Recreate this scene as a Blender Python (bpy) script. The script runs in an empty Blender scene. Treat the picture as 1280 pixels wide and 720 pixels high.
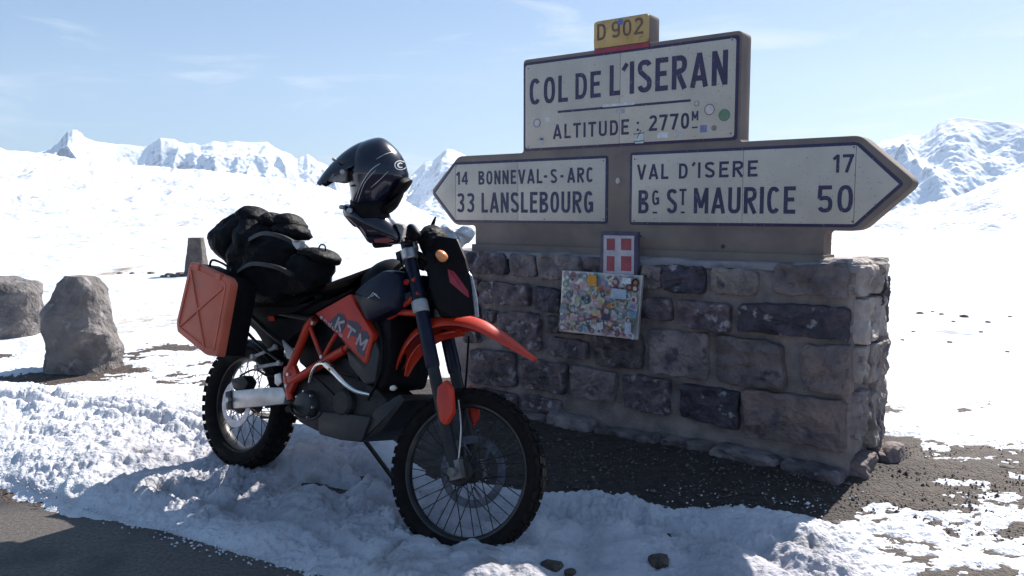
import bpy, math, random
import numpy as np
from mathutils import Vector, Matrix, noise as mnoise
random.seed(7); rng = np.random.default_rng(7)
scene = bpy.context.scene
C = scene.collection
R = math.radians
# ---------------------------------------------------------------- camera
F_PX, HOR = 1050.0, 262.0
CAM = Vector((0, 0, 1.42)); PITCH = math.atan((360 - HOR) / F_PX)
cd = bpy.data.cameras.new('camera'); cam = bpy.data.objects.new('camera', cd); C.objects.link(cam)
cam.location = CAM; cam.rotation_euler = (math.pi / 2 - PITCH, 0, 0)
cd.sensor_width = 36; cd.lens = 36 * F_PX / 1280; cd.clip_start = 0.05; cd.clip_end = 30000
scene.camera = cam
# ---------------------------------------------------------------- light
SUN_EL = R(40); SUN_AZ = math.atan2(0.63, 0.777)
w = bpy.data.worlds.new('World'); scene.world = w; w.use_nodes = True
nt = w.node_tree; N = nt.nodes; Lk = nt.links; N.clear()
out = N.new('ShaderNodeOutputWorld'); bg = N.new('ShaderNodeBackground')
sky = N.new('ShaderNodeTexSky'); sky.sky_type = 'NISHITA'; sky.sun_disc = False
sky.sun_elevation = SUN_EL; sky.sun_rotation = SUN_AZ; sky.altitude = 1500; sky.air_density = 1.0; sky.dust_density = 2.0; sky.ozone_density = 2.6
tc = N.new('ShaderNodeTexCoord'); mp = N.new('ShaderNodeMapping'); mp.inputs['Scale'].default_value = (2.2, 2.2, 15)
mp.inputs['Rotation'].default_value = (0.0, 0.10, 0.3)
nz = N.new('ShaderNodeTexNoise'); nz.inputs['Scale'].default_value = 1.6; nz.inputs['Detail'].default_value = 9; nz.inputs['Roughness'].default_value = .62; nz.inputs['Distortion'].default_value = .7
cr = N.new('ShaderNodeValToRGB'); cr.color_ramp.elements[0].position = .54; cr.color_ramp.elements[1].position = .84; mp.inputs['Location'].default_value = (1.7, .4, .6)
cr.color_ramp.elements[1].color = (.75, .75, .75, 1)
mx = N.new('ShaderNodeMixRGB'); mx.inputs['Color2'].default_value = (9.5, 10.2, 11, 1)
Lk.new(tc.outputs['Generated'], mp.inputs['Vector']); Lk.new(mp.outputs['Vector'], nz.inputs['Vector'])
Lk.new(nz.outputs['Fac'], cr.inputs['Fac']); Lk.new(cr.outputs['Color'], mx.inputs['Fac'])
vl = N.new('ShaderNodeMixRGB'); vl.inputs['Fac'].default_value = .24; vl.inputs['Color2'].default_value = (3.6, 8.0, 14, 1)
Lk.new(sky.outputs['Color'], vl.inputs['Color1']); Lk.new(vl.outputs['Color'], mx.inputs['Color1']); Lk.new(mx.outputs['Color'], bg.inputs['Color'])
bg.inputs['Strength'].default_value = 0.05
Lk.new(bg.outputs['Background'], out.inputs['Surface'])
sl = bpy.data.lights.new('sun', 'SUN'); sun = bpy.data.objects.new('sun', sl); C.objects.link(sun)
S = Vector((math.sin(SUN_AZ) * math.cos(SUN_EL), math.cos(SUN_AZ) * math.cos(SUN_EL), math.sin(SUN_EL)))
sun.rotation_euler = S.to_track_quat('Z', 'Y').to_euler(); sun.location = S * 30
sl.energy = 5.0; sl.angle = R(0.53); sl.color = (1, .95, .87)
scene.view_settings.view_transform = 'Standard'; scene.view_settings.look = 'None'
scene.view_settings.exposure = 0.95; scene.view_settings.gamma = 1
scene.render.resolution_x = 1024; scene.render.resolution_y = 576

# ---------------------------------------------------------------- geometry helpers
FWD = Vector((0, math.cos(PITCH), -math.sin(PITCH))); UP = Vector((0, math.sin(PITCH), math.cos(PITCH))); RT = Vector((1, 0, 0))
def ray(px, py):
    return FWD + RT * ((px - 640) / F_PX) + UP * ((360 - py) / F_PX)
def atz(px, py, z):
    d = ray(px, py); t = (z - CAM.z) / d.z; return CAM + d * t
def aty(px, py, y):
    d = ray(px, py); return CAM + d * (y / d.y)
def onplane(px, py, p0, n):
    d = ray(px, py); return CAM + d * ((p0 - CAM).dot(n) / d.dot(n))
def project(x, y, z):
    dx, dy, dz = x - CAM.x, y - CAM.y, z - CAM.z
    dep = dy * FWD.y + dz * FWD.z
    v = dy * UP.y + dz * UP.z
    return 640 + F_PX * dx / dep, 360 - F_PX * v / dep

def mk(name, vs, fs, mat, parent=None, smooth=False, M=None, kind=None):
    me = bpy.data.meshes.new(name)
    if M is not None: vs = [tuple(M @ Vector(v)) for v in vs]
    me.from_pydata([tuple(v) for v in vs], [], fs); me.update()
    if mat is not None:
        for m in (mat if isinstance(mat, (list, tuple)) else [mat]): me.materials.append(m)
    if smooth: me.polygons.foreach_set('use_smooth', [True] * len(me.polygons))
    o = bpy.data.objects.new(name, me); C.objects.link(o)
    if parent: o.parent = parent
    if kind: o['kind'] = kind
    return o
def autosmooth(o, ang=40):
    me = o.data
    me.polygons.foreach_set('use_smooth', [True] * len(me.polygons))
    me.set_sharp_from_angle(angle=R(ang)); return o
def thing(name, label, cat, loc=(0, 0, 0), M=None, group=None):
    o = bpy.data.objects.new(name, None); C.objects.link(o); o.empty_display_size = .1
    if M is not None: o.matrix_world = M
    else: o.location = loc
    o['label'] = label; o['category'] = cat
    if group: o['group'] = group
    return o
def tag(o, label, cat, group=None):
    o['label'] = label; o['category'] = cat
    if group: o['group'] = group
    return o

class MB:
    def __init__(s): s.v = []; s.f = []
    def add(s, vs, fs):
        b = len(s.v); s.v += [tuple(v) for v in vs]; s.f += [tuple(i + b for i in f) for f in fs]; return s
    def box(s, c, d, M=None):
        c = Vector(c); a, b_, e = d[0] / 2, d[1] / 2, d[2] / 2
        vs = [Vector((x, y, z)) for x in (-a, a) for y in (-b_, b_) for z in (-e, e)]
        if M: vs = [M @ v for v in vs]
        return s.add([c + v for v in vs], [(0, 1, 3, 2), (4, 6, 7, 5), (0, 4, 5, 1), (2, 3, 7, 6), (0, 2, 6, 4), (1, 5, 7, 3)])
    def tube(s, pts, r, n=10, cap=True):
        pts = [Vector(p) for p in pts]; m = len(pts)
        rs = r if isinstance(r, (list, tuple)) else [r] * m
        if len(rs) != m: rs = list(np.interp(np.linspace(0, 1, m), np.linspace(0, 1, len(rs)), rs))
        vs = []; t0 = None; u = None
        for i, p in enumerate(pts):
            t = (pts[min(i + 1, m - 1)] - pts[max(i - 1, 0)]).normalized()
            if u is None:
                u = t.orthogonal().normalized()
            else:
                u = (u - t * u.dot(t)).normalized()
            w_ = t.cross(u)
            for k in range(n):
                a = 2 * math.pi * k / n; vs.append(p + (u * math.cos(a) + w_ * math.sin(a)) * rs[i])
        fs = [(i * n + k, i * n + (k + 1) % n, (i + 1) * n + (k + 1) % n, (i + 1) * n + k) for i in range(m - 1) for k in range(n)]
        if cap: fs += [tuple(range(n - 1, -1, -1)), tuple((m - 1) * n + k for k in range(n))]
        return s.add(vs, fs)
    def lathe(s, prof, c=(0, 0, 0), axis='y', n=32, M=None):
        # prof: list of (radius, offset along the axis)
        vs = []; c = Vector(c)
        for r, h in prof:
            for k in range(n):
                a = 2 * math.pi * k / n
                p = Vector((r * math.cos(a), h, r * math.sin(a))) if axis == 'y' else Vector((r * math.cos(a), r * math.sin(a), h))
                if M: p = M @ p
                vs.append(c + p)
        m = len(prof)
        return s.add(vs, [(i * n + k, i * n + (k + 1) % n, (i + 1) * n + (k + 1) % n, (i + 1) * n + k) for i in range(m - 1) for k in range(n)])
    def prism(s, poly, fn, w0, w1, bev=0):
        # poly of (a,b); fn(a,b,w)->3D ; solid from w0 to w1, bevel on the w1 rim
        n = len(poly); ca = sum(p[0] for p in poly) / n; cb = sum(p[1] for p in poly) / n
        def ins(q, e):
            o = inset(poly, e) if e else poly
            return [fn(a, b, q) for a, b in o]
        rings = [ins(w0, 0)]
        sg = 1 if w1 > w0 else -1
        if bev:
            rings += [ins(w1 - sg * bev, 0), ins(w1 - sg * bev * .3, bev * .3), ins(w1, bev)]
        else: rings += [ins(w1, 0)]
        vs = [p for r_ in rings for p in r_]
        fs = [(i * n + k, i * n + (k + 1) % n, (i + 1) * n + (k + 1) % n, (i + 1) * n + k) for i in range(len(rings) - 1) for k in range(n)]
        fs += [tuple(range(n - 1, -1, -1)), tuple((len(rings) - 1) * n + k for k in range(n))]
        return s.add(vs, fs)
    def pillow(s, poly, fn, W, w0=0, rings=7, c=None, p=.5, both=True, nz_=0, nf=8, seed=0):
        n = len(poly)
        if c is None: c = (sum(q[0] for q in poly) / n, sum(q[1] for q in poly) / n)
        vs = []; fs = []
        sides = (1, -1) if both else (1,)
        def pt(i, f, sg):
            a = c[0] + (poly[i][0] - c[0]) * f; b = c[1] + (poly[i][1] - c[1]) * f
            h = max(0, 1 - f * f) ** p * W
            if nz_: h += nz_ * min(1, h / W * 2) * mnoise.fractal(Vector((a * nf + seed, b * nf, sg * 3.3)), .8, 2.1, 3)
            return fn(a, b, w0 + sg * h)
        base = len(s.v)
        vs += [pt(i, 1, 1) for i in range(n)]
        for sg in sides:
            prev = list(range(n))
            for r_ in range(1, rings):
                f = math.cos(r_ / rings * math.pi / 2)
                st = len(vs); vs += [pt(i, f, sg) for i in range(n)]; cur = list(range(st, st + n))
                for k in range(n):
                    q = (prev[k], prev[(k + 1) % n], cur[(k + 1) % n], cur[k]); fs.append(q if sg > 0 else q[::-1])
                prev = cur
            st = len(vs); vs.append(pt(0, 0, sg))
            for k in range(n):
                q = (prev[k], prev[(k + 1) % n], st); fs.append(q if sg > 0 else q[::-1])
        return s.add(vs, fs)
    def obj(s, name, mat, parent=None, smooth=False, M=None, kind=None, auto=None):
        o = mk(name, s.v, s.f, mat, parent, smooth, M, kind)
        import bmesh
        bm = bmesh.new(); bm.from_mesh(o.data); bmesh.ops.recalc_face_normals(bm, faces=bm.faces); bm.to_mesh(o.data); bm.free()
        if auto: autosmooth(o, auto)
        return o
def area(poly):
    return sum(poly[i][0] * poly[(i + 1) % len(poly)][1] - poly[(i + 1) % len(poly)][0] * poly[i][1] for i in range(len(poly))) / 2
def inset(poly, d):
    n = len(poly); sg = 1 if area(poly) > 0 else -1; res = []
    for i in range(n):
        a = Vector(poly[i - 1]); b = Vector(poly[i]); c = Vector(poly[(i + 1) % n])
        e1 = (b - a).normalized(); e2 = (c - b).normalized()
        n1 = Vector((-e1.y, e1.x)) * sg; n2 = Vector((-e2.y, e2.x)) * sg
        m = (n1 + n2); L = m.length
        if L < .2: m = n1; L = 1
        m.normalize(); k = 1 / max(.45, m.dot(n1))
        q = b + m * d * k; res.append((q.x, q.y))
    return res
def rounded(poly, rad, n=4, which=None):
    res = []; m = len(poly)
    for i in range(m):
        a = Vector(poly[i - 1]); b = Vector(poly[i]); c = Vector(poly[(i + 1) % m])
        rr = rad if which is None else which[i]
        if rr <= 0: res.append(tuple(b)); continue
        r1 = min(rr, (a - b).length * .45); r2 = min(rr, (c - b).length * .45)
        p = b + (a - b).normalized() * r1; q = b + (c - b).normalized() * r2
        for k in range(n + 1):
            t = k / n; z = p * (1 - t) ** 2 + b * 2 * t * (1 - t) + q * t * t; res.append((z.x, z.y))
    return res
def smoothpoly(poly, sub=4):
    n = len(poly); res = []
    for i in range(n):
        p0, p1, p2, p3 = [Vector(poly[(i + k - 1) % n]) for k in range(4)]
        for k in range(sub):
            t = k / sub
            q = .5 * ((2 * p1) + (-p0 + p2) * t + (2 * p0 - 5 * p1 + 4 * p2 - p3) * t * t + (-p0 + 3 * p1 - 3 * p2 + p3) * t ** 3)
            res.append((q.x, q.y))
    return res
def curve(pts, sub=6):
    pts = [Vector(p) for p in pts]; n = len(pts); res = []
    for i in range(n - 1):
        p0 = pts[max(i - 1, 0)]; p1 = pts[i]; p2 = pts[i + 1]; p3 = pts[min(i + 2, n - 1)]
        for k in range(sub):
            t = k / sub
            res.append(.5 * ((2 * p1) + (-p0 + p2) * t + (2 * p0 - 5 * p1 + 4 * p2 - p3) * t * t + (-p0 + 3 * p1 - 3 * p2 + p3) * t ** 3))
    res.append(pts[-1]); return res

# ---------------------------------------------------------------- materials
def mat(name, c1, c2=None, rough=.6, metal=0, scale=8, bump=0, bscale=None, detail=6, spec=.5, lo=.35, hi=.65, coat=0, rough2=None, spots=None, bdist=.02, trans=0, alpha=1, vary=0):
    m = bpy.data.materials.new(name); m.use_nodes = True; t = m.node_tree; n = t.nodes; l = t.links
    b = n['Principled BSDF']
    co = n.new('ShaderNodeTexCoord').outputs['Object']
    if c2 is None: c2 = tuple(x * .8 for x in c1)
    z = n.new('ShaderNodeTexNoise'); z.inputs['Scale'].default_value = scale; z.inputs['Detail'].default_value = detail; l.new(co, z.inputs['Vector'])
    r = n.new('ShaderNodeValToRGB'); r.color_ramp.elements[0].position = lo; r.color_ramp.elements[1].position = hi
    r.color_ramp.elements[0].color = (*c2, 1); r.color_ramp.elements[1].color = (*c1, 1)
    l.new(z.outputs['Fac'], r.inputs['Fac']); col = r.outputs['Color']
    if spots:   # (colour, scale, threshold, softness)
        z3 = n.new('ShaderNodeTexNoise'); z3.inputs['Scale'].default_value = spots[1]; z3.inputs['Detail'].default_value = 5; l.new(co, z3.inputs['Vector'])
        r3 = n.new('ShaderNodeValToRGB'); r3.color_ramp.elements[0].position = spots[2]; r3.color_ramp.elements[1].position = spots[2] + spots[3]
        l.new(z3.outputs['Fac'], r3.inputs['Fac'])
        mm = n.new('ShaderNodeMixRGB'); mm.inputs['Color2'].default_value = (*spots[0], 1)
        l.new(r3.outputs['Color'], mm.inputs['Fac']); l.new(col, mm.inputs['Color1']); col = mm.outputs['Color']
    if vary:
        oi = n.new('ShaderNodeObjectInfo'); hs = n.new('ShaderNodeHueSaturation'); mr_ = n.new('ShaderNodeMapRange'); mr_.inputs['To Min'].default_value = 1 - vary; mr_.inputs['To Max'].default_value = 1 + vary
        l.new(oi.outputs['Random'], mr_.inputs['Value']); l.new(mr_.outputs['Result'], hs.inputs['Value']); l.new(col, hs.inputs['Color']); col = hs.outputs['Color']
    l.new(col, b.inputs['Base Color'])
    b.inputs['Roughness'].default_value = rough; b.inputs['Metallic'].default_value = metal
    b.inputs['Specular IOR Level'].default_value = spec; b.inputs['Coat Weight'].default_value = coat; b.inputs['Coat Roughness'].default_value = .08
    b.inputs['Transmission Weight'].default_value = trans; b.inputs['Alpha'].default_value = alpha
    if rough2 is not None:
        mr = n.new('ShaderNodeMapRange'); mr.inputs['To Min'].default_value = rough; mr.inputs['To Max'].default_value = rough2
        l.new(z.outputs['Fac'], mr.inputs['Value']); l.new(mr.outputs['Result'], b.inputs['Roughness'])
    if bump:
        z2 = n.new('ShaderNodeTexNoise'); z2.inputs['Scale'].default_value = bscale or scale * 3; z2.inputs['Detail'].default_value = 8; l.new(co, z2.inputs['Vector'])
        bp = n.new('ShaderNodeBump'); bp.inputs['Strength'].default_value = bump; bp.inputs['Distance'].default_value = bdist
        l.new(z2.outputs['Fac'], bp.inputs['Height']); l.new(bp.outputs['Normal'], b.inputs['Normal'])
    return m
M_snow = mat('snow', (.42, .405, .445), (.27, .26, .30), spots=((.13, .11, .10), 3.2, .585, .14), rough=.7, scale=5, bump=.9, bscale=38, bdist=.02, spec=.25)
M_asph = mat('asphalt', (.105, .088, .078), (.055, .046, .044), rough=.85, scale=60, bump=.7, bscale=160, bdist=.006, spots=((.02, .018, .02), 1.6, .5, .12), rough2=.6)
M_mud = mat('wet gravel', (.095, .066, .052), (.022, .016, .015), rough=.75, scale=26, bump=1, bscale=70, bdist=.02, rough2=.9)
M_concrete = mat('sign concrete', (.215, .17, .15), (.15, .118, .108), rough=.9, scale=3.5, bump=.35, bscale=80, bdist=.004, spots=((.27, .21, .17), 2.2, .52, .2))
M_concside = M_concrete
M_mortar = mat('mortar', (.27, .225, .21), (.16, .132, .13), rough=.95, scale=9, bump=.8, bscale=60, bdist=.012)
M_cap = mat('mortar cap', (.30, .28, .30), (.20, .185, .20), rough=.95, scale=6, bump=.8, bscale=30, bdist=.015)
M_enamel = mat('cream enamel', (.55, .495, .425), (.47, .42, .36), rough=.45, scale=5, spots=((.30, .24, .20), 75, .63, .05), bump=.1, bscale=40, bdist=.002)
M_blue = mat('dark blue enamel', (.036, .027, .085), (.028, .021, .062), rough=.5, scale=14, spots=((.13, .11, .16), 60, .62, .06))
M_yellow = mat('yellow enamel', (.56, .38, .15), (.45, .29, .10), rough=.5, scale=9, spots=((.25, .17, .1), 50, .62, .06))
M_brown = mat('brown lettering', (.11, .06, .045), (.19, .11, .07), rough=.6, scale=30)
M_redpaint = mat('faded red paint', (.36, .03, .06), (.25, .02, .05), rough=.5, scale=20)
STONES = [
    mat('violet schist', (.155, .115, .125), (.052, .040, .050), rough=.8, scale=11, bump=1, bscale=26, bdist=.03, spots=((.24, .21, .22), 16, .58, .08), vary=.3),
    mat('grey stone', (.235, .19, .185), (.11, .088, .092), rough=.85, scale=9, bump=1, bscale=30, bdist=.025, spots=((.07, .06, .075), 13, .56, .1), vary=.3),
    mat('pale stone', (.38, .32, .29), (.22, .18, .17), rough=.85, scale=8, bump=1, bscale=26, bdist=.025, spots=((.12, .10, .12), 12, .56, .1), vary=.3),
    mat('tan stone', (.28, .20, .18), (.15, .12, .125), rough=.85, scale=7, bump=1, bscale=30, bdist=.025, spots=((.10, .085, .10), 10, .55, .12), vary=.3),
    mat('black slate', (.06, .048, .065), (.024, .02, .03), rough=.65, scale=12, bump=1, bscale=22, bdist=.03, spots=((.26, .24, .25), 14, .63, .06), vary=.3),
]
M_boulder = mat('boulder granite', (.19, .17, .165), (.10, .088, .088), rough=.9, scale=5, bump=1, bscale=22, bdist=.04, spots=((.27, .25, .25), 9, .6, .1))
M_black = mat('black plastic', (.008, .007, .009), (.005, .005, .006), rough=.5, scale=20, spec=.1)
M_frame_dark = mat('dark metal', (.018, .017, .018), (.010, .009, .010), rough=.5, metal=.3, scale=18)
M_rubber = mat('tyre rubber', (.012, .010, .010), (.007, .006, .006), rough=.9, spec=.15, scale=30, bump=.3, bscale=90, bdist=.004, spots=((.03, .025, .022), 12, .56, .2))
M_orange = mat('orange plastic', (.56, .032, .008), (.44, .025, .007), rough=.38, scale=10, spots=((.25, .08, .05), 30, .68, .08))
M_frame = mat('orange frame paint', (.54, .032, .009), (.40, .025, .008), rough=.35, scale=14, spots=((.12, .06, .05), 26, .62, .08))
M_pannier = mat('orange pannier plastic', (.62, .125, .062), (.52, .10, .05), rough=.5, scale=7, bump=.2, bscale=120, bdist=.002, spots=((.42, .12, .07), 9, .6, .2))
M_alu = mat('aluminium', (.55, .53, .52), (.38, .36, .36), rough=.38, metal=.75, scale=16)
M_chrome = mat('chrome', (.82, .8, .76), (.6, .55, .45), rough=.14, metal=1, scale=6)
M_grey = mat('grey plastic', (.03, .028, .03), (.018, .016, .018), rough=.55, scale=14)
M_engine = mat('engine casting', (.025, .021, .021), (.010, .009, .010), rough=.6, metal=.2, scale=14, bump=.5, bscale=40, bdist=.01)
M_clamp = mat('grey clamp', (.42, .42, .43), (.3, .3, .3), rough=.5, metal=.3, scale=20)
M_seat = mat('seat vinyl', (.009, .008, .009), (.006, .005, .006), rough=.6, spec=.1, scale=30, bump=.3, bscale=60, bdist=.003)
M_nylon = mat('black nylon', (.010, .009, .012), (.005, .005, .006), rough=.55, spec=.08, scale=9, bump=.9, bscale=14, bdist=.03)
M_tank = mat('blue black tank plastic', (.009, .010, .028), (.005, .006, .017), rough=.32, scale=8, coat=.06, spec=.2)
M_helmet = mat('gloss dark blue helmet', (.010, .011, .028), (.006, .006, .014), rough=.18, scale=5, coat=.45, spec=.3)
M_white = mat('white print', (.75, .75, .75), (.6, .6, .6), rough=.4, scale=20)
M_liner = mat('grey liner', (.28, .27, .26), (.18, .17, .17), rough=.9, scale=30)
M_amber = mat('amber lens', (.85, .32, .12), (.7, .25, .1), rough=.25, scale=20)
M_plastic = mat('thin white plastic film', (.72, .76, .82), (.6, .64, .7), rough=.35, scale=12, bump=.6, bscale=30, bdist=.01, trans=.3)
M_rim = mat('black rim', (.05, .045, .045), (.03, .028, .03), rough=.35, metal=.6, scale=20)
M_disc = mat('brake disc steel', (.42, .42, .46), (.3, .3, .34), rough=.35, metal=.8, scale=40)
M_disc_dark = mat('dull brake disc', (.10, .10, .13), (.05, .05, .065), rough=.4, metal=.5, scale=40)
M_clampd = mat('dusty cast metal', (.16, .15, .15), (.09, .085, .085), rough=.5, metal=.3, scale=30)
M_pebble = mat('pebble', (.17, .135, .12), (.06, .047, .042), rough=.9, scale=18)

# ---------------------------------------------------------------- numpy noise
def vnoise(x, y, seed=0):
    xi = np.floor(x).astype(np.int64); yi = np.floor(y).astype(np.int64); fx = x - xi; fy = y - yi
    fx = fx * fx * fx * (fx * (fx * 6 - 15) + 10); fy = fy * fy * fy * (fy * (fy * 6 - 15) + 10)
    def h(a, b):
        n_ = (a * 374761393 + b * 668265263 + seed * 1442695041) & 0xffffffff
        n_ = ((n_ ^ (n_ >> 13)) * 1274126177) & 0xffffffff
        n_ = (n_ ^ (n_ >> 16)); return (n_ & 0xffff) / 32767.5 - 1
    a = h(xi, yi); b = h(xi + 1, yi); c = h(xi, yi + 1); d = h(xi + 1, yi + 1)
    return a + (b - a) * fx + (c - a) * fy + (a - b - c + d) * fx * fy
def fbm(x, y, f, octv=4, seed=0, gain=.5):
    s = 0; a = 1; t = 0
    for o in range(octv):
        ang = .5 + o * 1.1; xr = x * math.cos(ang) - y * math.sin(ang); yr = x * math.sin(ang) + y * math.cos(ang)
        s = s + a * vnoise(xr * f + 17.3 * o, yr * f - 9.1 * o, seed + o); t += a; a *= gain; f *= 2.03
    return s / t
def billow(x, y, f, octv=3, seed=0, gain=.5):
    s = 0; a = 1; t = 0
    for o in range(octv):
        ang = .3 + o * 1.3; xr = x * math.cos(ang) - y * math.sin(ang); yr = x * math.sin(ang) + y * math.cos(ang)
        s = s + a * (1 - 2 * np.abs(vnoise(xr * f + 7.3 * o, yr * f - 3.1 * o, seed + o))) ; t += a; a *= gain; f *= 2.1
    return s / t
def puff(x, y, f, octv=3, seed=0, gain=.5): return -billow(x, y, f, octv, seed, gain)
def sstep(a, b, x):
    t = np.clip((x - a) / (b - a), 0, 1); return t * t * (3 - 2 * t)
def sdpoly(px, py, poly):
    # signed distance to a polygon, positive inside
    d = np.full(px.shape, 1e9); ins = np.zeros(px.shape, bool); n = len(poly)
    for i in range(n):
        x0, y0 = poly[i]; x1, y1 = poly[(i + 1) % n]; ex, ey = x1 - x0, y1 - y0
        t = np.clip(((px - x0) * ex + (py - y0) * ey) / (ex * ex + ey * ey + 1e-9), 0, 1)
        d = np.minimum(d, (px - x0 - t * ex) ** 2 + (py - y0 - t * ey) ** 2)
        c = ((y0 > py) != (y1 > py)) & (px < (x1 - x0) * (py - y0) / ((y1 - y0) if y1 != y0 else 1e-9) + x0)
        ins ^= c
    return np.where(ins, 1, -1) * np.sqrt(d)
def gridmesh(name, X, Y, Z, mat_, kind=None, smooth=True, wrap=False, parent=None):
    nr, nc = X.shape
    co = np.stack([X, Y, Z], -1).reshape(-1, 3).astype(np.float32)
    i = np.arange(nr - 1)[:, None]; j = np.arange(nc if wrap else nc - 1)[None, :]; j2 = (j + 1) % nc
    q = np.stack([i * nc + j, i * nc + j2, (i + 1) * nc + j2, (i + 1) * nc + j], -1).reshape(-1, 4)
    me = bpy.data.meshes.new(name); me.vertices.add(len(co)); me.vertices.foreach_set('co', co.ravel())
    me.loops.add(q.size); me.loops.foreach_set('vertex_index', q.ravel().astype(np.int32))
    me.polygons.add(len(q)); me.polygons.foreach_set('loop_start', (np.arange(len(q)) * 4).astype(np.int32))
    me.polygons.foreach_set('use_smooth', np.full(len(q), smooth))
    me.materials.append(mat_); me.update(calc_edges=True); me.validate()
    o = bpy.data.objects.new(name, me); C.objects.link(o)
    if kind: o['kind'] = kind
    if parent: o.parent = parent
    return o

# ---------------------------------------------------------------- ground heights
def base(x, y):
    r = np.sqrt(x * x + y * y)
    return .07 * sstep(3.4, 4.5, y) + .05 * sstep(4.5, 16, r) * np.where(y > 0, 1, .5)
def baseat(x, y): return float(base(np.array([float(x)]), np.array([float(y)]))[0])
def gpt(px, py):
    z = .05
    for _ in range(4):
        p = atz(px, py, z); z = baseat(p.x, p.y)
    return Vector((p.x, p.y, z))
# near bare ground: one sheet round the camera
X, Y = np.meshgrid(np.concatenate([np.linspace(-30, -5.2, 30), np.linspace(-5, 5, 260), np.linspace(5.2, 30, 30)]),
                   np.concatenate([np.linspace(-30, 1.4, 30), np.linspace(1.5, 9, 260), np.linspace(9.2, 30, 30)]))
Zg = base(X, Y) + .012 * fbm(X, Y, 6, 4, 3) + .012 * np.maximum(0, fbm(X, Y, 22, 2, 5)) * (np.abs(X) < 5)
Zg -= .5 * sstep(9, 13, np.sqrt(X * X + Y * Y)) * (Y > 0)
# keep the sheet under the road
RA, RB = atz(-20, 530, 0), atz(600, 735, 0)
rd = (RB - RA).normalized(); rn = Vector((rd.y, -rd.x, 0))
if rn.y > 0: rn = -rn
sroad = (X - RA.x) * rn.x + (Y - RA.y) * rn.y
Zg -= .035 * sstep(-.1, .1, sroad)
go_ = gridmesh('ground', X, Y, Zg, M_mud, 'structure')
# wall's shade painted into the soil colour, on ground damp at its foot
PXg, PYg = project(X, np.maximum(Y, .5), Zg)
damp_shade = sstep(-45, 25, sdpoly(PXg, PYg, [(430, 470), (520, 640), (900, 680), (1050, 660), (1120, 590), (1100, 540), (800, 470)]) + 40 * fbm(X, Y, 2.5, 4, 120)) * (Y > 1)
at = go_.data.attributes.new('damp_shade', 'FLOAT', 'POINT'); at.data.foreach_set('value', damp_shade.ravel().astype(np.float32))
nt_ = M_mud.node_tree; an = nt_.nodes.new('ShaderNodeAttribute'); an.attribute_name = 'damp_shade'
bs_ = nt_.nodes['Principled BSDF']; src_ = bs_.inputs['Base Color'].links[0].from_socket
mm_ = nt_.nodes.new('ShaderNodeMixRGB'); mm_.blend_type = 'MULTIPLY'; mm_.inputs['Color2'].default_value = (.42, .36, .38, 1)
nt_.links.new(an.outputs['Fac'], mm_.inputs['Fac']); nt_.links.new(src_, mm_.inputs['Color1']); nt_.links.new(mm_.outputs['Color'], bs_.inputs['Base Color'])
# road: asphalt strip running past the camera
u_ = np.concatenate([np.linspace(-34, -8.1, 20), np.linspace(-8, 8, 400), np.linspace(8.1, 34, 20)]); v_ = np.concatenate([np.linspace(0, 2.0, 120), np.linspace(2.05, 24, 40)])
U, V = np.meshgrid(u_, v_)
Xr = RA.x + rd.x * U + rn.x * V; Yr = RA.y + rd.y * U + rn.y * V
gridmesh('road', Xr, Yr, -.001 + .0035 * fbm(Xr, Yr, 3, 3, 11) - .045 * (V <= 0), M_asph, 'structure')

# far snow field: polar sheet all round, with the skyline of the slopes
SKY = [(-3000, 215), (-900, 190), (-300, 188), (0, 195), (50, 201), (150, 212), (260, 218), (300, 224), (360, 230), (400, 238), (430, 244), (497, 249), (547, 277), (590, 289), (660, 296),
       (900, 290), (1060, 276), (1110, 268), (1160, 259), (1200, 249), (1240, 233), (1280, 215), (1400, 180), (1700, 170), (3500, 215)]
azs = np.concatenate([np.linspace(-math.pi, -.66, 120)[:-1], np.linspace(-.66, .66, 900), np.linspace(.66, math.pi, 120)[1:-1]])
rs = np.concatenate([np.geomspace(8.3, 330, 230), np.geomspace(340, 1500, 30)])
A, RR = np.meshgrid(azs, rs); X = RR * np.sin(A); Y = RR * np.cos(A)
pxa = 640 + F_PX * np.tan(np.clip(A, -1.25, 1.25))
sk = np.interp(pxa, [p[0] for p in SKY], [p[1] for p in SKY])
slope = (HOR - sk) / F_PX * np.cos(np.clip(A, -1.25, 1.25))    # tan of skyline elevation
RC = 300.
prof = sstep(14, RC, RR) ** 1.25
Z = base(X, Y) * (1 - sstep(16, 60, RR)) + .05 + prof * (RC * slope + 1.42)
Z += np.minimum(RR / 60, 1.2) * (1.1 * fbm(X, Y, .045, 4, 21) * sstep(15, 60, RR) * (1 - .6 * sstep(200, 300, RR)))
Z += np.minimum(.35, RR * .004) * fbm(X, Y, .55, 4, 22) * sstep(9, 30, RR) * (1 - .7 * sstep(200, 300, RR))
rid = 1 - np.abs(fbm(X * 1.0, Y * .45, .09, 4, 25)) * 2
Z += 1.9 * sstep(25, 90, RR) * (1 - .8 * sstep(220, 300, RR)) * np.clip(rid - .55, 0, 1)
Z += .03 * fbm(X, Y, 1.3, 4, 23) - .12 * (1 - sstep(8.3, 9.5, RR))
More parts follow.
